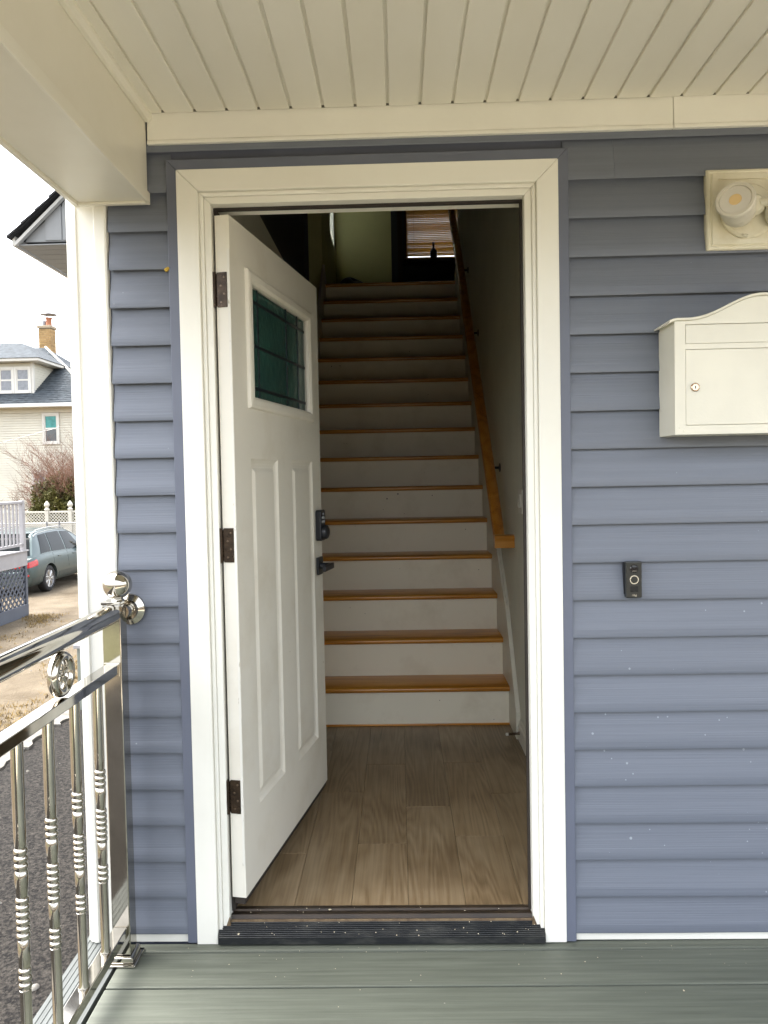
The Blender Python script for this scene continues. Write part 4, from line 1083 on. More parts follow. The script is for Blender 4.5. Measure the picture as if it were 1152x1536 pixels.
MB().box(HX0 - 0.5, HX1 + 0.5, HY0 - 0.5, HY1 + 0.5, 4.62, 4.70).build('eave_soffit', M['trimwhite'], nh)
MB().box(HX0 - 0.55, HX1 + 0.55, HY0 - 0.60, HY0 - 0.505, 4.60, 4.75).build('gutter', M['trimwhite'], nh, bevel=0.02)
# hipped roof with real courses
def hip(x0, x1, y0, y1, z0, rise, name, hipx):
    ym = (y0 + y1) / 2
    d = (y1 - y0) / 2
    a, b_, c, e = (x0, y0, z0), (x1, y0, z0), (x1, y1, z0), (x0, y1, z0)
    r0, r1 = (x0 + hipx, ym, z0 + rise), (x1 - hipx, ym, z0 + rise)
    mb = MB().add([a, b_, c, e, r0, r1], [(0, 1, 5, 4), (1, 2, 5), (2, 3, 4, 5), (3, 0, 4), (0, 3, 2, 1)])
    rf = mb.build(name, M['shingle'], nh)
    return rf
rf = hip(HX0 - 0.55, HX1 + 0.55, HY0 - 0.55, HY1 + 0.55, 4.72, 3.25, 'roof', 4.6)
def course_strip(name, k0, k1):
    # shingle courses on the front slope: each a thin wedge with ragged tabs
    mb = MB()
    sl_ = 3.25 / 5.05
    for k in range(k0, k1):
        y = HY0 - 0.55 + 0.15 * k
        z = 4.72 + 0.15 * k * sl_
        xr = HX1 + 0.55 - 4.6 / 5.05 * 0.15 * k
        x = HX0 + 4
        while x < xr - 0.1:
            wd = rng.uniform(0.16, 0.34)
            t_ = rng.uniform(0.012, 0.03)
            x1 = min(x + wd, xr)
            mb.add([(x, y - 0.01, z - 0.004), (x1, y - 0.01, z - 0.004), (x1, y - 0.01, z + t_), (x, y - 0.01, z + t_), (x1, y + 0.16, z + 0.16 * sl_ + 0.006), (x, y + 0.16, z + 0.16 * sl_ + 0.006)],
                   [(0, 1, 2, 3), (3, 2, 4, 5)])
            x = x1 + 0.008
    return mb.build(name, M['shingle'], nh, kind='stuff', fix=False)
course_strip('shingles', 0, 33)
MB().tube([(HX1 + 0.55, HY0 - 0.55, 4.76), (HX1 + 0.55 - 4.6, 34.5, 8.0)], 0.055, n=6).build('hip_flashing', M['trimwhite'], nh)
MB().add([(-19, 36.0, 4.9), (-9.4, 36.0, 4.9), (-9.4, 44, 4.9), (-19, 44, 4.9), (-16.6, 40, 9.0), (-12.4, 40, 8.35)], [(0, 1, 5, 4), (1, 2, 5), (2, 3, 4, 5), (3, 0, 4), (0, 3, 2, 1)]).build('rear_roof', M['shingle'], nh)
MB().box(-18.9, -9.9, 36.6, 43.5, GZ, 4.89).build('rear_wall', M['housewhite'], nh)
# dormer
DX0, DX1, DY, DZ0, DZ1 = -19.6, -15.62, 30.35, 5.22, 6.62
MB().box(DX0, DX1 - 0.02, DY + 0.02, 32.9, 4.9, DZ1 - 0.02).build('dormer_wall', M['housewhite'], nh)
mb = MB()
for k in range(13):
    z = DZ0 + 0.106 * k
    mb.add([(DX0, DY - 0.02, z), (DX1, DY - 0.02, z), (DX1, DY, z + 0.106), (DX0, DY, z + 0.106), (DX1 + 0.02, 33, z), (DX1, 33, z + 0.106), (DX1 + 0.02, DY - 0.02, z), (DX0, DY, z), (DX1, DY, z), (DX1, 33, z)],
           [(0, 1, 2, 3), (6, 4, 5, 2), (0, 1, 8, 7), (6, 4, 9, 8)])
mb.build('dormer_clapboards', M['housewhite'], nh, kind='stuff', fix=False)
MB().box(DX0, DX1 + 0.04, DY - 0.06, DY + 0.0, DZ0 - 0.12, DZ0 - 0.005).build('dormer_base_trim', M['trimwhite'], nh)
MB().box(DX1 - 0.10, DX1 + 0.035, DY - 0.035, DY + 0.08, DZ0, DZ1).build('dormer_corner_board', M['trimwhite'], nh)
MB().box(DX0 - 0.4, DX1 + 0.45, DY - 0.45, 34.2, DZ1, DZ1 + 0.13).build('dormer_cornice', M['trimwhite'], nh, bevel=0.02)
MB().add([(DX0 - 0.45, DY - 0.5, DZ1 + 0.132), (DX1 + 0.5, DY - 0.5, DZ1 + 0.132), (DX1 + 0.5, 34.4, DZ1 + 0.132), (DX0 - 0.45, 34.4, DZ1 + 0.132), (-16.95, 32.1, 7.78), (-16.95, 34.4, 7.78), (-18.2, 32.1, 7.78), (-18.2, 34.4, 7.78)],
         [(0, 1, 4, 6), (1, 2, 5, 4), (3, 0, 6, 7), (6, 4, 5, 7), (2, 3, 7, 5), (0, 3, 2, 1)]).build('dormer_roof', M['shingle'], nh)
def house_window(x0, x1, z0, z1, y, upper, lower, name='window', tw=0.09):
    fr = MB().box(x0 - tw, x0, y - 0.06, y + 0.01, z0 - tw, z1 + tw).box(x1, x1 + tw, y - 0.06, y + 0.01, z0 - tw, z1 + tw).box(x0, x1, y - 0.06, y + 0.01, z1, z1 + tw).box(x0, x1, y - 0.08, y + 0.01, z0 - tw, z0)
    f = fr.build(name, M['trimwhite'], nh)
    zm = (z0 + z1) / 2
    MB().box(x0 + 0.045, x1 - 0.045, y - 0.022, y - 0.012, zm + 0.04, z1 - 0.05).build('pane', upper, f)
    MB().box(x0 + 0.045, x1 - 0.045, y - 0.030, y - 0.024, z0 + 0.05, zm - 0.03).build('pane', lower, f)
    mb = MB()
    for (a, b_, c, d) in ((x0, x0 + 0.044, z0, z1), (x1 - 0.044, x1, z0, z1), (x0 + 0.0445, x1 - 0.0445, z0, z0 + 0.049), (x0 + 0.0445, x1 - 0.0445, z1 - 0.049, z1), (x0 + 0.0445, x1 - 0.0445, zm - 0.029, zm + 0.039)):
        mb.box(a, b_, y - 0.04, y - 0.005, c, d)
    mb.build('sash', M['trimwhite'], f)
house_window(-15.02, -14.47, 3.14, 4.30, HY0, M['teal'], M['pane'])
house_window(-16.32, -15.78, 5.38, 6.34, DY - 0.02, M['panecurtain'], M['panecurtain'])
house_window(-17.05, -16.51, 5.38, 6.34, DY - 0.02, M['panecurtain'], M['panecurtain'])
house_window(-15.55, -15.05, 0.95, 1.85, HY0, M['panecurtain'], M['pane'])
house_window(-19.3, -18.5, 3.14, 4.30, HY0, M['panecurtain'], M['pane'])
# chimney with bricks
ch = MB().box(-17.42, -16.86, 34.85, 35.40, 6.5, 8.98).build('chimney', M['mortar'], nh)
for c in range(17):
    z = 7.35 + 0.094 * c
    off = 0.0 if c % 2 else 0.13
    xs_ = [-17.44] + [x for x in (-17.44 + 0.13 + off, -17.44 + 0.39 + off) if x < -16.9] + [-16.84]
    for a_, b_ in zip(xs_[:-1], xs_[1:]):
        MB().box(a_ + 0.006, b_ - 0.006, 34.83, 34.862, z, z + 0.083).build('brick', M['brickcol'], ch)
    for a_, b_ in ((34.87, 35.10 + off * 0.5), (35.112 + off * 0.5, 35.40)):
        MB().box(-16.868, -16.84, a_, b_, z, z + 0.083).build('brick', M['brickcol'], ch)
MB().box(-17.49, -16.79, 34.77, 35.47, 8.981, 9.12).build('chimney_crown', M['mortar'], nh, bevel=0.02)
pt = MB().lathe([(0.16, 0), (0.14, 0.05), (0.13, 0.32), (0.16, 0.36), (0.16, 0.42), (0, 0.42)], c=(-17.02, 35.1, 9.121), n=16).build('chimney_pot', M['clay'], nh, smooth=40)
MB().lathe([(0.0, 0.0), (0.40, 0.02), (0.38, 0.05), (0.0, 0.10)], c=(-17.02, 35.1, 9.66), n=16).build('rain_cap', M['metal'], pt, smooth=30)
for a in (0.5, 2.6, 4.7): MB().tube([(-17.02 + 0.16 * math.cos(a), 35.1 + 0.16 * math.sin(a), 9.541), (-17.02 + 0.2 * math.cos(a), 35.1 + 0.2 * math.sin(a), 9.68)], 0.012, n=5).build('strut', M['metal'], pt)
MB().lathe([(0.10, 0), (0.10, 0.28), (0, 0.28)], c=(-17.30, 35.2, 9.121), n=12).build('chimney_pot', M['metal'], nh, smooth=40)
# side steps with black railing under the ground floor window
stp = thing('side_steps', 'small white side steps with thin black railing against the cream house', 'steps', (-15.6, 29.2, GZ))
for k in range(5):
    MB().box(-16.6 + 0.26 * k, -16.345 + 0.26 * k, 28.7, 29.9, GZ, GZ + 0.19 * (k + 1)).build('step', M['trimwhite'], stp)
MB().box(-15.299, -14.4, 28.7, 29.9, GZ, GZ + 0.95).build('platform', M['trimwhite'], stp)
MB().tube([(-16.6, 28.72, GZ + 0.95), (-15.3, 28.72, GZ + 1.85), (-14.4, 28.72, GZ + 1.85)], 0.02, n=6).build('hand_bar', M['wire'], stp)
for k in range(9):
    x = -16.55 + 0.26 * k
    zt_ = GZ + 0.95 + (min(x, -15.3) + 16.6) * 0.69
    MB().tube([(x, 28.72, GZ + 0.12), (x, 28.72, zt_)], 0.012, n=5).build('spindle', M['wire'], stp)
cable = [(-30 + 16.2 * t, 29.2 - 0.4 * t, 1.4 + 2.3 * t - 0.5 * math.sin(math.pi * t)) for t in [i / 20 for i in range(21)]]
MB().tube(cable, 0.012, n=5).build('service_cable', M['chain'], label='thin cable rising across the cream clapboard house front', cat='cable', kind='thing')

# ================================================================== NEIGHBOUR'S DECK (left edge of the view)
nd = thing('neighbour_deck', 'raised deck with pale railing above a slate lattice skirt', 'deck', (-9.6, 13.7, GZ))
QX, QY0, QY1 = -8.62, 11.0, 15.15
MB().box(-11.6, QX - 0.03, QY0, QY1 - 0.03, -0.24, -0.18).build('deck_top', M['ndeck'], nd)
MB().box(QX - 0.03, QX + 0.01, QY0, QY1 + 0.04, -0.50, -0.17).build('fascia_board', M['ndeck'], nd, bevel=0.006)
MB().box(-11.6, QX - 0.031, QY1 - 0.02, QY1 + 0.02, -0.50, -0.17).build('fascia_board', M['ndeck'], nd, bevel=0.006)
MB().box(QX - 0.05, QX + 0.045, QY0, QY1 + 0.06, -0.168, -0.14).build('nosing', M['ndeck'], nd, bevel=0.006)
MB().box(QX - 0.09, QX - 0.0, QY0, QY1, 0.94, 1.0).build('top_rail', M['ndeck'], nd, bevel=0.008)
MB().box(QX - 0.075, QX - 0.025, QY0, QY1 - 0.091, -0.04, 0.02).build('bottom_rail', M['ndeck'], nd, bevel=0.006)
MB().box(QX - 0.10, QX + 0.005, QY1 - 0.09, QY1 + 0.01, -0.139, 1.02).build('post', M['ndeck'], nd, bevel=0.006)
k = 0
y = QY0 + 0.06
bal2 = MB().box(QX - 0.066, QX - 0.034, y, y + 0.05, 0.0205, 0.9395).build('baluster', M['ndeck'], nd)
o0 = ORG[bal2].copy()
o0_bal = o0.copy()
while y < QY1 - 0.3:
    y += 0.165; k += 1
    inst(bal2, nd, o0 + Vector((0, 0.165 * k, 0)))
mb = MB()
LZ = -0.505
for s_ in (1, -1):
    for k in range(-10, 28):
        u0 = QY0 + 0.18 * k
        # strip from bottom (GZ+.30) to top (LZ): clip against the panel ends
        h = LZ - (GZ + 0.28)
        a, b_ = (u0, u0 + h) if s_ > 0 else (u0 + h, u0)
        za, zb = GZ + 0.28, LZ
        if max(a, b_) < QY0 or min(a, b_) > QY1: continue
        t0, t1 = 0.0, 1.0
        for lim, lower in ((QY0, True), (QY1, False)):
            va, vb = a + (b_ - a) * t0, a + (b_ - a) * t1
            if abs(vb - va) < 1e-6: continue
            t = (lim - a) / (b_ - a)
            if lower:
                if va < lim: t0 = max(t0, t)
                if vb < lim: t1 = min(t1, t)
            else:
                if va > lim: t0 = max(t0, t)
                if vb > lim: t1 = min(t1, t)
        if t1 - t0 < 0.02: continue
        p = Vector((0, a + (b_ - a) * t0, za + (zb - za) * t0)); q = Vector((0, a + (b_ - a) * t1, za + (zb - za) * t1))
        d = (q - p).normalized(); nrm = Vector((0, -d.z, d.y)) * 0.024
        x = QX - 0.02 + (0.006 if s_ > 0 else -0.006)
        mb.add([(x, p.y - nrm.y, p.z - nrm.z), (x, q.y - nrm.y, q.z - nrm.z), (x, q.y + nrm.y, q.z + nrm.z), (x, p.y + nrm.y, p.z + nrm.z),
                (x - 0.010, p.y - nrm.y, p.z - nrm.z), (x - 0.010, q.y - nrm.y, q.z - nrm.z), (x - 0.010, q.y + nrm.y, q.z + nrm.z), (x - 0.010, p.y + nrm.y, p.z + nrm.z)],
               [(0, 1, 2, 3), (7, 6, 5, 4), (0, 4, 5, 1), (1, 5, 6, 2), (2, 6, 7, 3), (3, 7, 4, 0)])
mb.build('lattice_skirt', M['nlattice'], nd, kind='stuff', fix=False)
MB().box(QX - 0.05, QX + 0.012, QY0, QY1 + 0.02, GZ + 0.002, GZ + 0.28).build('skirt_board', M['nlattice'], nd, bevel=0.006)
MB().box(QX - 0.06, QX + 0.008, QY1 - 0.07, QY1 + 0.02, GZ + 0.281, -0.505).build('corner_post', M['nlattice'], nd, bevel=0.005)
MB().box(-11.6, QX - 0.5, QY0 + 0.1, QY1 - 0.2, GZ + 0.002, -0.26).build('crawl_space_shade', M['dark'], nd)  # solid near-black box stands in for the shade under the deck
MB().box(-11.6, QX - 0.031, QY0 - 0.03, QY0, -0.50, -0.17).build('fascia_board', M['ndeck'], nd, bevel=0.006)
fb_ = MB().box(-11.6, -11.46, QY0 + 0.01, QY0 + 0.03, GZ + 0.002, -0.505).build('skirt_board', M['nlattice'], nd, bevel=0.004)
o1_ = ORG[fb_].copy()
for k in range(1, 20):
    inst(fb_, nd, o1_ + Vector((0.152 * k, 0, 0)))
MB().box(-11.6, QX - 0.101, QY0 + 0.01, QY0 + 0.07, 0.94, 1.0).build('top_rail', M['ndeck'], nd, bevel=0.008)
MB().box(QX - 0.10, QX + 0.005, QY0 - 0.10, QY0 - 0.001, -0.139, 1.02).build('post', M['ndeck'], nd, bevel=0.006)
for k in range(1, 18):
    inst(bal2, nd, Vector((QX - 0.05 - 0.165 * k, QY0 + 0.04, o0_bal.z)))

# ================================================================== FENCES
fe = thing('lattice_fence', 'white vinyl fence with lattice top and pointed post caps behind the car', 'fence', (-13, 25.5, GZ))
FY = 25.5
posts = [(-17.45, 0), (-15.4, 0), (-13.62, 0), (-12.62, 0), (-10.9, 0), (-9.2, 0)]
posts = [-18.2, -16.35, -14.5, -12.94, -12.08, -10.23, -8.4]
posts = [-18.3, -16.4, -14.45, -12.98, -12.1, -10.2, -8.4]
posts = [-17.0, -14.85, -12.94, -12.07, -10.2, -8.4]
FZ1 = 0.36
for a, b_ in zip(posts[:-1], posts[1:]):
    MB().box(a + 0.065, b_ - 0.065, FY - 0.03, FY + 0.03, FZ1 - 0.07, FZ1).build('top_rail', M['vinylfence'], fe, bevel=0.006)
    MB().box(a + 0.065, b_ - 0.065, FY - 0.03, FY + 0.03, FZ1 - 0.54, FZ1 - 0.46).build('middle_rail', M['vinylfence'], fe, bevel=0.006)
    n = max(2, int((b_ - a - 0.13) / 0.15))
    wd = (b_ - a - 0.13) / n
    for k in range(n):
        MB().box(a + 0.065 + wd * k + 0.003, a + 0.065 + wd * (k + 1) - 0.003, FY - 0.018, FY + 0.018, GZ + 0.06, FZ1 - 0.541).build('board', M['vinylfence'], fe, bevel=0.004)
    mb = MB()
    for s_ in (1, -1):
        h = 0.388
        u = a - h
        while u < b_:
            p0, p1 = (u, u + h) if s_ > 0 else (u + h, u)
            t0, t1 = 0, 1
            lo, hi = a + 0.066, b_ - 0.066
            def cl(p0, p1):
                t0, t1 = 0.0, 1.0
                d = p1 - p0
                ta, tb = (lo - p0) / d, (hi - p0) / d
                return max(0, min(ta, tb)), min(1, max(ta, tb))
            t0, t1 = cl(p0, p1)
            if t1 - t0 > 0.05:
                za, zb = FZ1 - 0.459 + h * t0, FZ1 - 0.459 + h * t1
                xa, xb = p0 + (p1 - p0) * t0, p0 + (p1 - p0) * t1
                y = FY + 0.006 * s_
                mb.add([(xa - 0.017, y, za), (xa + 0.017, y, za), (xb + 0.017, y, zb), (xb - 0.017, y, zb), (xa - 0.017, y - 0.008, za), (xa + 0.017, y - 0.008, za), (xb + 0.017, y - 0.008, zb), (xb - 0.017, y - 0.008, zb)],
                       [(0, 1, 2, 3), (7, 6, 5, 4), (1, 5, 6, 2), (0, 3, 7, 4)])
            u += 0.115
    mb.build('lattice_panel', M['vinylfence'], fe, kind='stuff', fix=False)
for x in posts:
    p = MB().box(x - 0.064, x + 0.064, FY - 0.064, FY + 0.064, GZ, FZ1 + 0.04).build('post', M['vinylfence'], fe, bevel=0.008)
    MB().lathe([(0.095, 0), (0.10, 0.03), (0.06, 0.06), (0.045, 0.09), (0.085, 0.14), (0.10, 0.19), (0.07, 0.26), (0.02, 0.32), (0.0, 0.34)], c=(x, FY, FZ1 + 0.042), n=12).build('finial', M['vinylfence'], p, smooth=50)
cf = thing('chain_link_fence', 'grey chain link fence standing behind the parked car', 'fence', (-12.5, 24.4, GZ))
CY, CZ1 = 24.4, -0.03
MB().tube([(-17, CY, CZ1), (-8, CY, CZ1)], 0.022, n=8).build('top_rail', M['chain'], cf, smooth=60)
for x in (-15.6, -12.45, -12.0, -9.3): MB().tube([(x, CY, GZ), (x, CY, CZ1 + 0.06)], 0.032, n=8).build('post', M['metal'], cf, smooth=60)
mb = MB()
h = CZ1 - GZ - 0.05
u = -17 - h
while u < -8:
    for s_ in (1, -1):
        xa, xb = (u, u + h) if s_ > 0 else (u + h, u)
        mb.add([(xa - 0.004, CY - 0.004 * s_, GZ + 0.03), (xa + 0.004, CY - 0.004 * s_, GZ + 0.03), (xb + 0.004, CY - 0.004 * s_, CZ1), (xb - 0.004, CY - 0.004 * s_, CZ1)], [(0, 1, 2, 3)])
    u += 0.085
mb.build('wire_mesh', M['chain'], cf, kind='stuff', fix=False)

# ================================================================== CAR
car = thing('parked_car', 'grey green estate suv parked on the gravel beyond the neighbouring deck', 'car', (-10.86, 18.0, GZ))
CX0, CY0 = -10.86, 18.05
def sec_w(y):   # half width of the lower body along the length
    pts = [(0.0, 0.80), (0.05, 0.88), (0.2, 0.955), (0.6, 0.985), (2.5, 0.995), (4.2, 0.985), (4.7, 0.93), (4.95, 0.82), (5.08, 0.66)]
    for (a, wa), (b_, wb) in zip(pts[:-1], pts[1:]):
        if y <= b_: return wa + (wb - wa) * (y - a) / (b_ - a)
    return 0.66
def belt(y):
    pts = [(0, 0.98), (0.25, 1.06), (1.0, 1.09), (3.4, 1.03), (3.7, 1.01), (4.6, 0.92), (5.08, 0.72)]
    for (a, wa), (b_, wb) in zip(pts[:-1], pts[1:]):
        if y <= b_: return wa + (wb - wa) * (y - a) / (b_ - a)
    return 0.7
def low_pt(y, t):
    wv, zb = sec_w(y), belt(y)
    prof = [(0.86, 0.26), (0.955, 0.34), (0.995, 0.50), (1.0, 0.66), (0.985, 0.80), (0.965, 0.92), (0.935, 1.0)]
    f = t * (len(prof) - 1)
    i = min(int(f), len(prof) - 2)
    f -= i
    r_ = prof[i][0] + (prof[i + 1][0] - prof[i][0]) * f
    zz = prof[i][1] + (prof[i + 1][1] - prof[i][1]) * f
    z = 0.26 + (zz - 0.26) / 0.74 * (zb - 0.26)
    return Vector((wv * r_, y, z))
ystat = [0, 0.02, 0.05, 0.12, 0.2, 0.35, 0.55, 0.8, 1.05, 1.3, 1.6, 2.1, 2.6, 3.1, 3.6, 3.9, 4.2, 4.5, 4.75, 4.92, 5.02, 5.08]
vs, fs = [], []
NT = 12
for y in ystat:
    row = [low_pt(y, i / NT) for i in range(NT + 1)]
    full = [(-p.x, p.y, p.z) for p in row] + [(-row[-1].x * 0.5, y, row[-1].z + 0.02), (0, y, row[-1].z + 0.03), (row[-1].x * 0.5, y, row[-1].z + 0.02)] + [(p.x, p.y, p.z) for p in row[::-1]]
    vs += full
nr = len(full)
for j in range(len(ystat) - 1):
    for k in range(nr):
        fs.append((j * nr + k, j * nr + (k + 1) % nr, (j + 1) * nr + (k + 1) % nr, (j + 1) * nr + k))
fs += [tuple(range(nr))[::-1], tuple((len(ystat) - 1) * nr + k for k in range(nr))]
body = MB().add([(CX0 + x, CY0 + y, GZ + z) for x, y, z in vs], fs).build('body', M['carpaint'], car, smooth=35)
# wheel arches cut as real openings, the cutter is removed again
WY = (1.02, 4.02)
cut = MB()
for wy in WY:
    cut.tube([(CX0 - 1.3, CY0 + wy, GZ + 0.385), (CX0 - 0.55, CY0 + wy, GZ + 0.385)], 0.425, n=32)
    cut.tube([(CX0 + 0.55, CY0 + wy, GZ + 0.385), (CX0 + 1.3, CY0 + wy, GZ + 0.385)], 0.425, n=32)
co = cut.build('arch_cutter', M['dark'])
bo = body.modifiers.new('arches', 'BOOLEAN')
bo.operation = 'DIFFERENCE'; bo.object = co; bo.solver = 'EXACT'
dg = bpy.context.evaluated_depsgraph_get()
me2 = bpy.data.meshes.new_from_object(body.evaluated_get(dg))
body.modifiers.clear()
body.data = me2
body.data.materials.clear(); body.data.materials.append(M['carpaint'])
cme = co.data
bpy.data.objects.remove(co); bpy.data.meshes.remove(cme)
# cabin
def roof_z(y):
    pts = [(0.18, 1.04), (0.30, 1.24), (0.48, 1.52), (0.62, 1.655), (0.85, 1.71), (1.4, 1.745), (2.1, 1.75), (2.7, 1.70), (3.1, 1.56), (3.5, 1.31), (3.95, 1.0)]
    for (a, wa), (b_, wb) in zip(pts[:-1], pts[1:]):
        if y <= b_: return wa + (wb - wa) * (y - a) / (b_ - a)
    return 1.0
def gh(y, t):
    zb, zr = belt(y) - 0.03, roof_z(y)
    wb = sec_w(max(y, 0.25)) * 0.925
    hfull = max(0.0, zr - zb)
    wr = wb - 0.27 * hfull / 0.68
    tt = t
    return Vector((wb + (wr - wb) * (tt ** 1.25), y, zb + hfull * tt))
ys2 = [0.18, 0.24, 0.30, 0.39, 0.48, 0.55, 0.62, 0.73, 0.85, 1.1, 1.4, 1.75, 2.1, 2.4, 2.7, 2.9, 3.1, 3.3, 3.5, 3.7, 3.95]
vs, fs = [], []
for y in ys2:
    row = [gh(y, i / 6 * 0.93) for i in range(7)]
    tp_ = gh(y, 1.0)
    row.append(Vector((tp_.x * 0.93, y, tp_.z - 0.003)))
    full = [(-p.x, p.y, p.z) for p in row] + [(-tp_.x * 0.5, y, tp_.z + 0.012), (0, y, tp_.z + 0.018), (tp_.x * 0.5, y, tp_.z + 0.012)] + [(p.x, p.y, p.z) for p in row[::-1]]
    vs += full
nr = len(full)
for j in range(len(ys2) - 1):
    for k in range(nr):
        fs.append((j * nr + k, j * nr + (k + 1) % nr, (j + 1) * nr + (k + 1) % nr, (j + 1) * nr + k))
fs += [tuple(range(nr))[::-1], tuple((len(ys2) - 1) * nr + k for k in range(nr))]
MB().add([(CX0 + x, CY0 + y, GZ + z) for x, y, z in vs], fs).build('cabin', M['carpaint'], car, smooth=40)
def side_glass(y0a, y0b, y1a, y1b, name='side_window'):
    for s_ in (1, -1):
        def f(u, v):
            ya, yb = y0a + (y0b - y0a) * v, y1a + (y1b - y1a) * v
            y = ya + (yb - ya) * u
            t = 0.10 + 0.76 * v
            p = gh(y, t)
            return (CX0 + s_ * (p.x + 0.007), CY0 + y, GZ + p.z + 0.003)
        MB().grid(f, 8, 5).build(name, M['carglass'], car, smooth=60, fix=False)
side_glass(0.62, 0.86, 1.24, 1.30)
side_glass(1.30, 1.36, 2.16, 2.16)
side_glass(2.24, 2.24, 3.30, 2.80)
for s_ in (1, -1):
    pts = [gh(y, 0.97) for y in (0.6, 0.75, 0.95, 1.5, 2.1, 2.7, 3.0, 3.3)]
    MB().tube([(CX0 + s_ * (p.x + 0.012), CY0 + p.y, GZ + p.z - 0.02) for p in pts], 0.012, n=6).build('window_trim', M['alloy'], car, smooth=60)
    pts = [Vector((gh(y, 1).x * 0.97, y, roof_z(y) + (0.0 if i in (0, 6) else 0.045))) for i, y in enumerate((0.75, 0.9, 1.2, 1.7, 2.2, 2.5, 2.7))]
    MB().tube([(CX0 + s_ * p.x, CY0 + p.y, GZ + p.z) for p in pts], 0.016, n=8).build('roof_bar', M['alloy'], car, smooth=60)
    MB().box(CX0 + s_ * 1.0 - 0.09, CX0 + s_ * 1.0 + 0.09, CY0 + 3.05, CY0 + 3.17, GZ + 1.02, GZ + 1.16).build('door_mirror', M['carpaint'], car, bevel=0.03, seg=3)
    for y in (1.55, 2.55):
        p = low_pt(y, 0.80)
        MB().box(CX0 + s_ * p.x - 0.012, CX0 + s_ * p.x + 0.018, CY0 + y, CY0 + y + 0.2, GZ + p.z - 0.018, GZ + p.z + 0.018).build('door_handle', M['carpaint'], car, bevel=0.008)
    for (y, y2) in ((1.28, 1.285), (2.2, 2.205), (3.3, 3.305)):
        pts = [low_pt(y, t) for t in (0.28, 0.45, 0.6, 0.75, 0.9, 1.0)]
        MB().tube([(CX0 + s_ * (p.x + 0.0005), CY0 + p.y, GZ + p.z) for p in pts], 0.004, n=4).build('door_gap', M['dark'], car)
    def cl_(u, v):
        p = low_pt(0.10 + 4.6 * u, 0.06 + 0.26 * v)
        if any(abs(p.y - wy) < 0.47 for wy in WY): p.x -= 0.06
        return (CX0 + s_ * (p.x + 0.006), CY0 + p.y, GZ + p.z)
    MB().grid(cl_, 60, 3).build('lower_cladding', M['carlow'], car, smooth=50, fix=False)
    # tail lamp wraps the rear corner
    def tl(u, v):
        t = 0.66 + 0.22 * v - 0.02 * u
        if u < 0.5:
            q = u / 0.5
            p = low_pt(0.0, t)
            x = 0.40 + (p.x - 0.40) * q
            return (CX0 + s_ * (x + 0.004 * q), CY0 - 0.012, GZ + p.z - (0.02 * (1 - q)))
        q = (u - 0.5) / 0.5
        p = low_pt(0.36 * q * (1 - 0.25 * abs(v - 0.5)), t)
        return (CX0 + s_ * (p.x + 0.012), CY0 + p.y - 0.010, GZ + p.z)
    MB().grid(tl, 20, 6).build('tail_light', M['red'], car, smooth=50, fix=False)
    MB().box(CX0 + s_ * 0.66 - 0.20, CX0 + s_ * 0.66 + 0.20, CY0 - 0.035, CY0 + 0.01, GZ + 0.545, GZ + 0.60).build('reflector', M['red'], car, bevel=0.01)
    MB().tube([(CX0 + s_ * 0.55, CY0 - 0.04, GZ + 0.36), (CX0 + s_ * 0.55, CY0 + 0.3, GZ + 0.37)], 0.055, n=14).build('exhaust_pipe', M['metal'], car, smooth=50)
MB().box(CX0 - 0.84, CX0 + 0.84, CY0 - 0.055, CY0 + 0.12, GZ + 0.50, GZ + 0.68).build('rear_bumper', M['carpaint'], car, bevel=0.045, seg=4)
MB().box(CX0 - 0.80, CX0 + 0.80, CY0 - 0.040, CY0 + 0.16, GZ + 0.27, GZ + 0.499).build('bumper_lower', M['carlow'], car, bevel=0.03, seg=3)
def rg(u, v):
    y = 0.215 + 0.33 * v
    hwid = gh(y, 0.9).x * (0.92 - 0.02 * v)
    x = -hwid + 2 * hwid * u
    return (CX0 + x, CY0 + y - 0.010, GZ + roof_z(y) + 0.016 - 0.018 * (abs(u - 0.5) * 2) ** 2)
MB().grid(rg, 12, 6).build('rear_window', M['carglass'], car, smooth=60, fix=False)
MB().box(CX0 - 0.58, CX0 + 0.58, CY0 + 0.50, CY0 + 0.72, GZ + 1.665, GZ + 1.700).build('roof_spoiler', M['carpaint'], car, bevel=0.012)
MB().box(CX0 - 0.28, CX0 + 0.28, CY0 - 0.014, CY0 - 0.001, GZ + 0.78, GZ + 0.91).build('number_plate', M['trimwhite'], car, bevel=0.004)
MB().box(CX0 - 0.6, CX0 + 0.6, CY0 + 0.3, CY0 + 4.6, GZ + 0.22, GZ + 0.30).build('underbody', M['dark'], car)
w0 = None
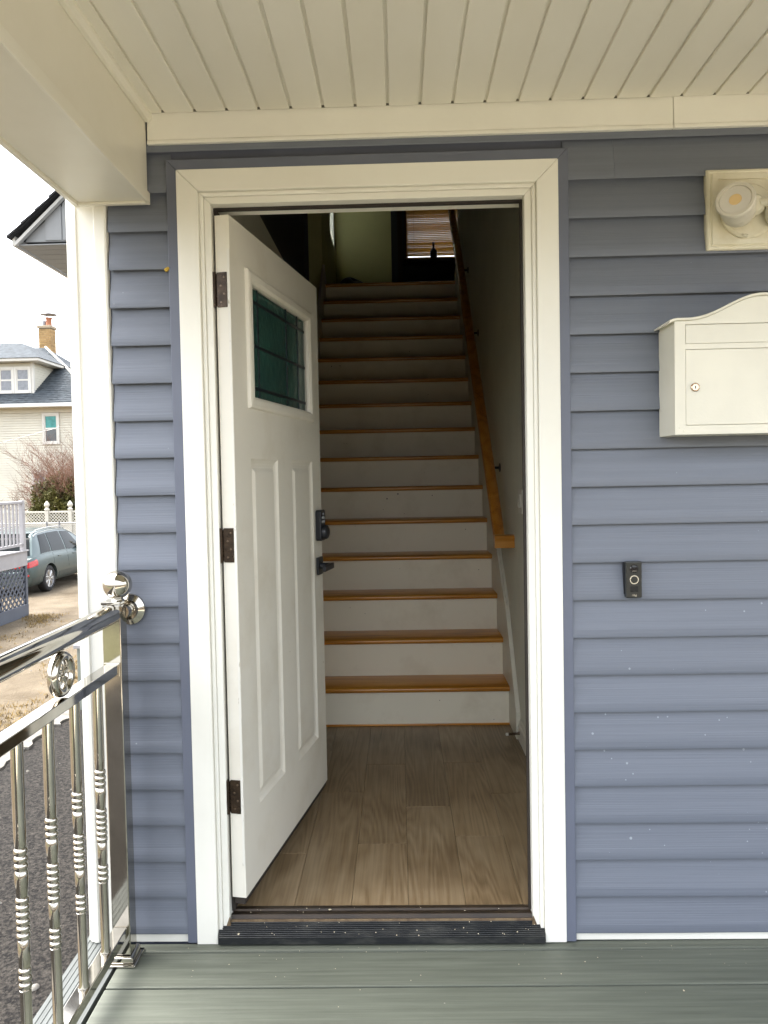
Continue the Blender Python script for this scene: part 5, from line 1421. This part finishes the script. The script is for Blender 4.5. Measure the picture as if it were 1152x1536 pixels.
for wy in WY:
    for s_ in (1, -1):
        xo = CX0 + s_ * 0.955
        T = Matrix.Rotation(R(90) * s_, 3, 'Y')
        tyre = MB().lathe([(0.255, -0.235), (0.33, -0.24), (0.365, -0.215), (0.375, -0.17), (0.375, -0.07), (0.365, -0.025), (0.33, 0.0), (0.262, -0.004), (0.255, -0.03)], c=(xo, CY0 + wy, GZ + 0.375), n=36, mat3=T)
        wh = tyre.build('wheel', M['rubber'], car, smooth=45)
        MB().lathe([(0.262, -0.02), (0.250, -0.004), (0.240, -0.02), (0.235, -0.12), (0, -0.125)], c=(xo, CY0 + wy, GZ + 0.375), n=32, mat3=T).build('rim', M['metal'], wh, smooth=40)
        mb = MB()
        for k in range(7):
            for dd_ in (-0.11, 0.11):
                a = 2 * math.pi * k / 7
                c_ = Vector((xo - s_ * 0.022, CY0 + wy, GZ + 0.375))
                mb.tube([c_ + Vector((0, 0.055 * math.cos(a), 0.055 * math.sin(a))), c_ + Vector((-s_ * 0.004, 0.242 * math.cos(a + dd_), 0.242 * math.sin(a + dd_)))], [0.022, 0.017], n=6)
        mb.lathe([(0.0, 0.0), (0.07, -0.002), (0.07, -0.03), (0, -0.03)], c=(xo - s_ * 0.012, CY0 + wy, GZ + 0.375), n=16, mat3=T)
        mb.build('spokes', M['alloy'], wh, smooth=50)

# ================================================================== SHRUBS
def twigs(mb, p, d, ln, r_, depth):
    n = 3
    pts = [p]
    q = p.copy()
    dd_ = d.copy()
    for i in range(n):
        dd_ = (dd_ + Vector((rng.gauss(0, .12), rng.gauss(0, .12), rng.gauss(0.04, .08)))).normalized()
        q = q + dd_ * ln / n
        pts.append(q.copy())
    mb.tube(pts, [r_ * (1 - 0.5 * i / n) for i in range(n + 1)], n=4 if depth < 2 else 3, caps=False)
    if depth >= 4: return
    k = rng.randint(4, 5) if depth < 3 else rng.randint(3, 4)
    for i in range(k):
        t = rng.uniform(0.4, 1.0)
        j = min(int(t * n), n - 1)
        s_ = pts[j] + (pts[j + 1] - pts[j]) * (t * n - j)
        a = rng.uniform(0, 6.28)
        side = Vector((math.cos(a), math.sin(a), rng.uniform(-0.1, 0.5)))
        nd_ = (dd_ * 0.8 + side * rng.uniform(0.4, 0.9)).normalized()
        twigs(mb, s_, nd_, ln * rng.uniform(0.5, 0.8), max(r_ * 0.55, 0.0045), depth + 1)
def bare_shrub(x, y, h, label, seed, stems):
    rng.seed(seed)
    t = thing('bare_shrub', label, 'shrub', (x, y, GZ), group=None)
    for k in range(stems):
        mb = MB()
        a = rng.uniform(0, 6.28)
        p = Vector((x + 0.25 * math.cos(a), y + 0.25 * math.sin(a), GZ))
        twigs(mb, p, Vector((math.cos(a) * 0.35, math.sin(a) * 0.35, 1)).normalized(), h * 0.5, 0.034, 0)
        mb.build('stem', M['twig'] if k % 3 else M['trunk'], t, smooth=60, fix=False)
bare_shrub(-13.05, 28.6, 4.8, 'reddish leafless shrub standing behind the white lattice fence', 3, 9)
bare_shrub(-14.7, 28.2, 3.0, 'small sparse leafless shrub by the side steps of the cream house', 11, 2)
bare_shrub(-11.7, 28.4, 4.9, 'reddish leafless shrub partly hidden by the white corner board', 21, 7)
def evergreen(x, y, rx, h, label, seed, n):
    rng.seed(seed)
    t = thing('evergreen_shrub', label, 'shrub', (x, y, GZ))
    MB().tube([(x, y, GZ), (x + 0.05, y, GZ + h * 0.8)], [0.06, 0.02], n=6).build('trunk', M['trunk'], t)
    mb = MB()
    for i in range(n):
        a, v = rng.uniform(0, 6.28), rng.uniform(-0.95, 1)
        rr = (1 - 0.45 * rng.random() ** 2) * (1 + 0.13 * math.sin(5 * a + 3 * v) + 0.1 * math.sin(9 * v + 2 * a))
        sx = math.sqrt(max(0, 1 - v * v))
        c = Vector((x + rx * rr * sx * math.cos(a), y + rx * rr * sx * math.sin(a), GZ + 0.15 + h * (0.5 + 0.5 * v * rr)))
        for k in range(2):
            d = Vector((rng.gauss(0, 1), rng.gauss(0, 1), rng.gauss(0.5, 1))).normalized()
            e = d.cross(Vector((rng.gauss(0, 1), rng.gauss(0, 1), rng.gauss(0, 1)))).normalized()
            s_ = rng.uniform(0.04, 0.09)
            mb.add([c - e * s_ * 0.35, c + e * s_ * 0.35, c + d * s_ * 1.6 + e * s_ * 0.2, c + d * s_ * 1.6 - e * s_ * 0.2], [(0, 1, 2, 3)])
    mb.build('foliage', M['evergreen'], t, kind='stuff', fix=False)
evergreen(-13.25, 27.0, 0.95, 3.0, 'rounded olive evergreen shrub behind the white lattice fence', 5, 6500)
evergreen(-12.0, 27.1, 1.0, 3.15, 'olive evergreen shrub at the corner of the cream house', 6, 5000)
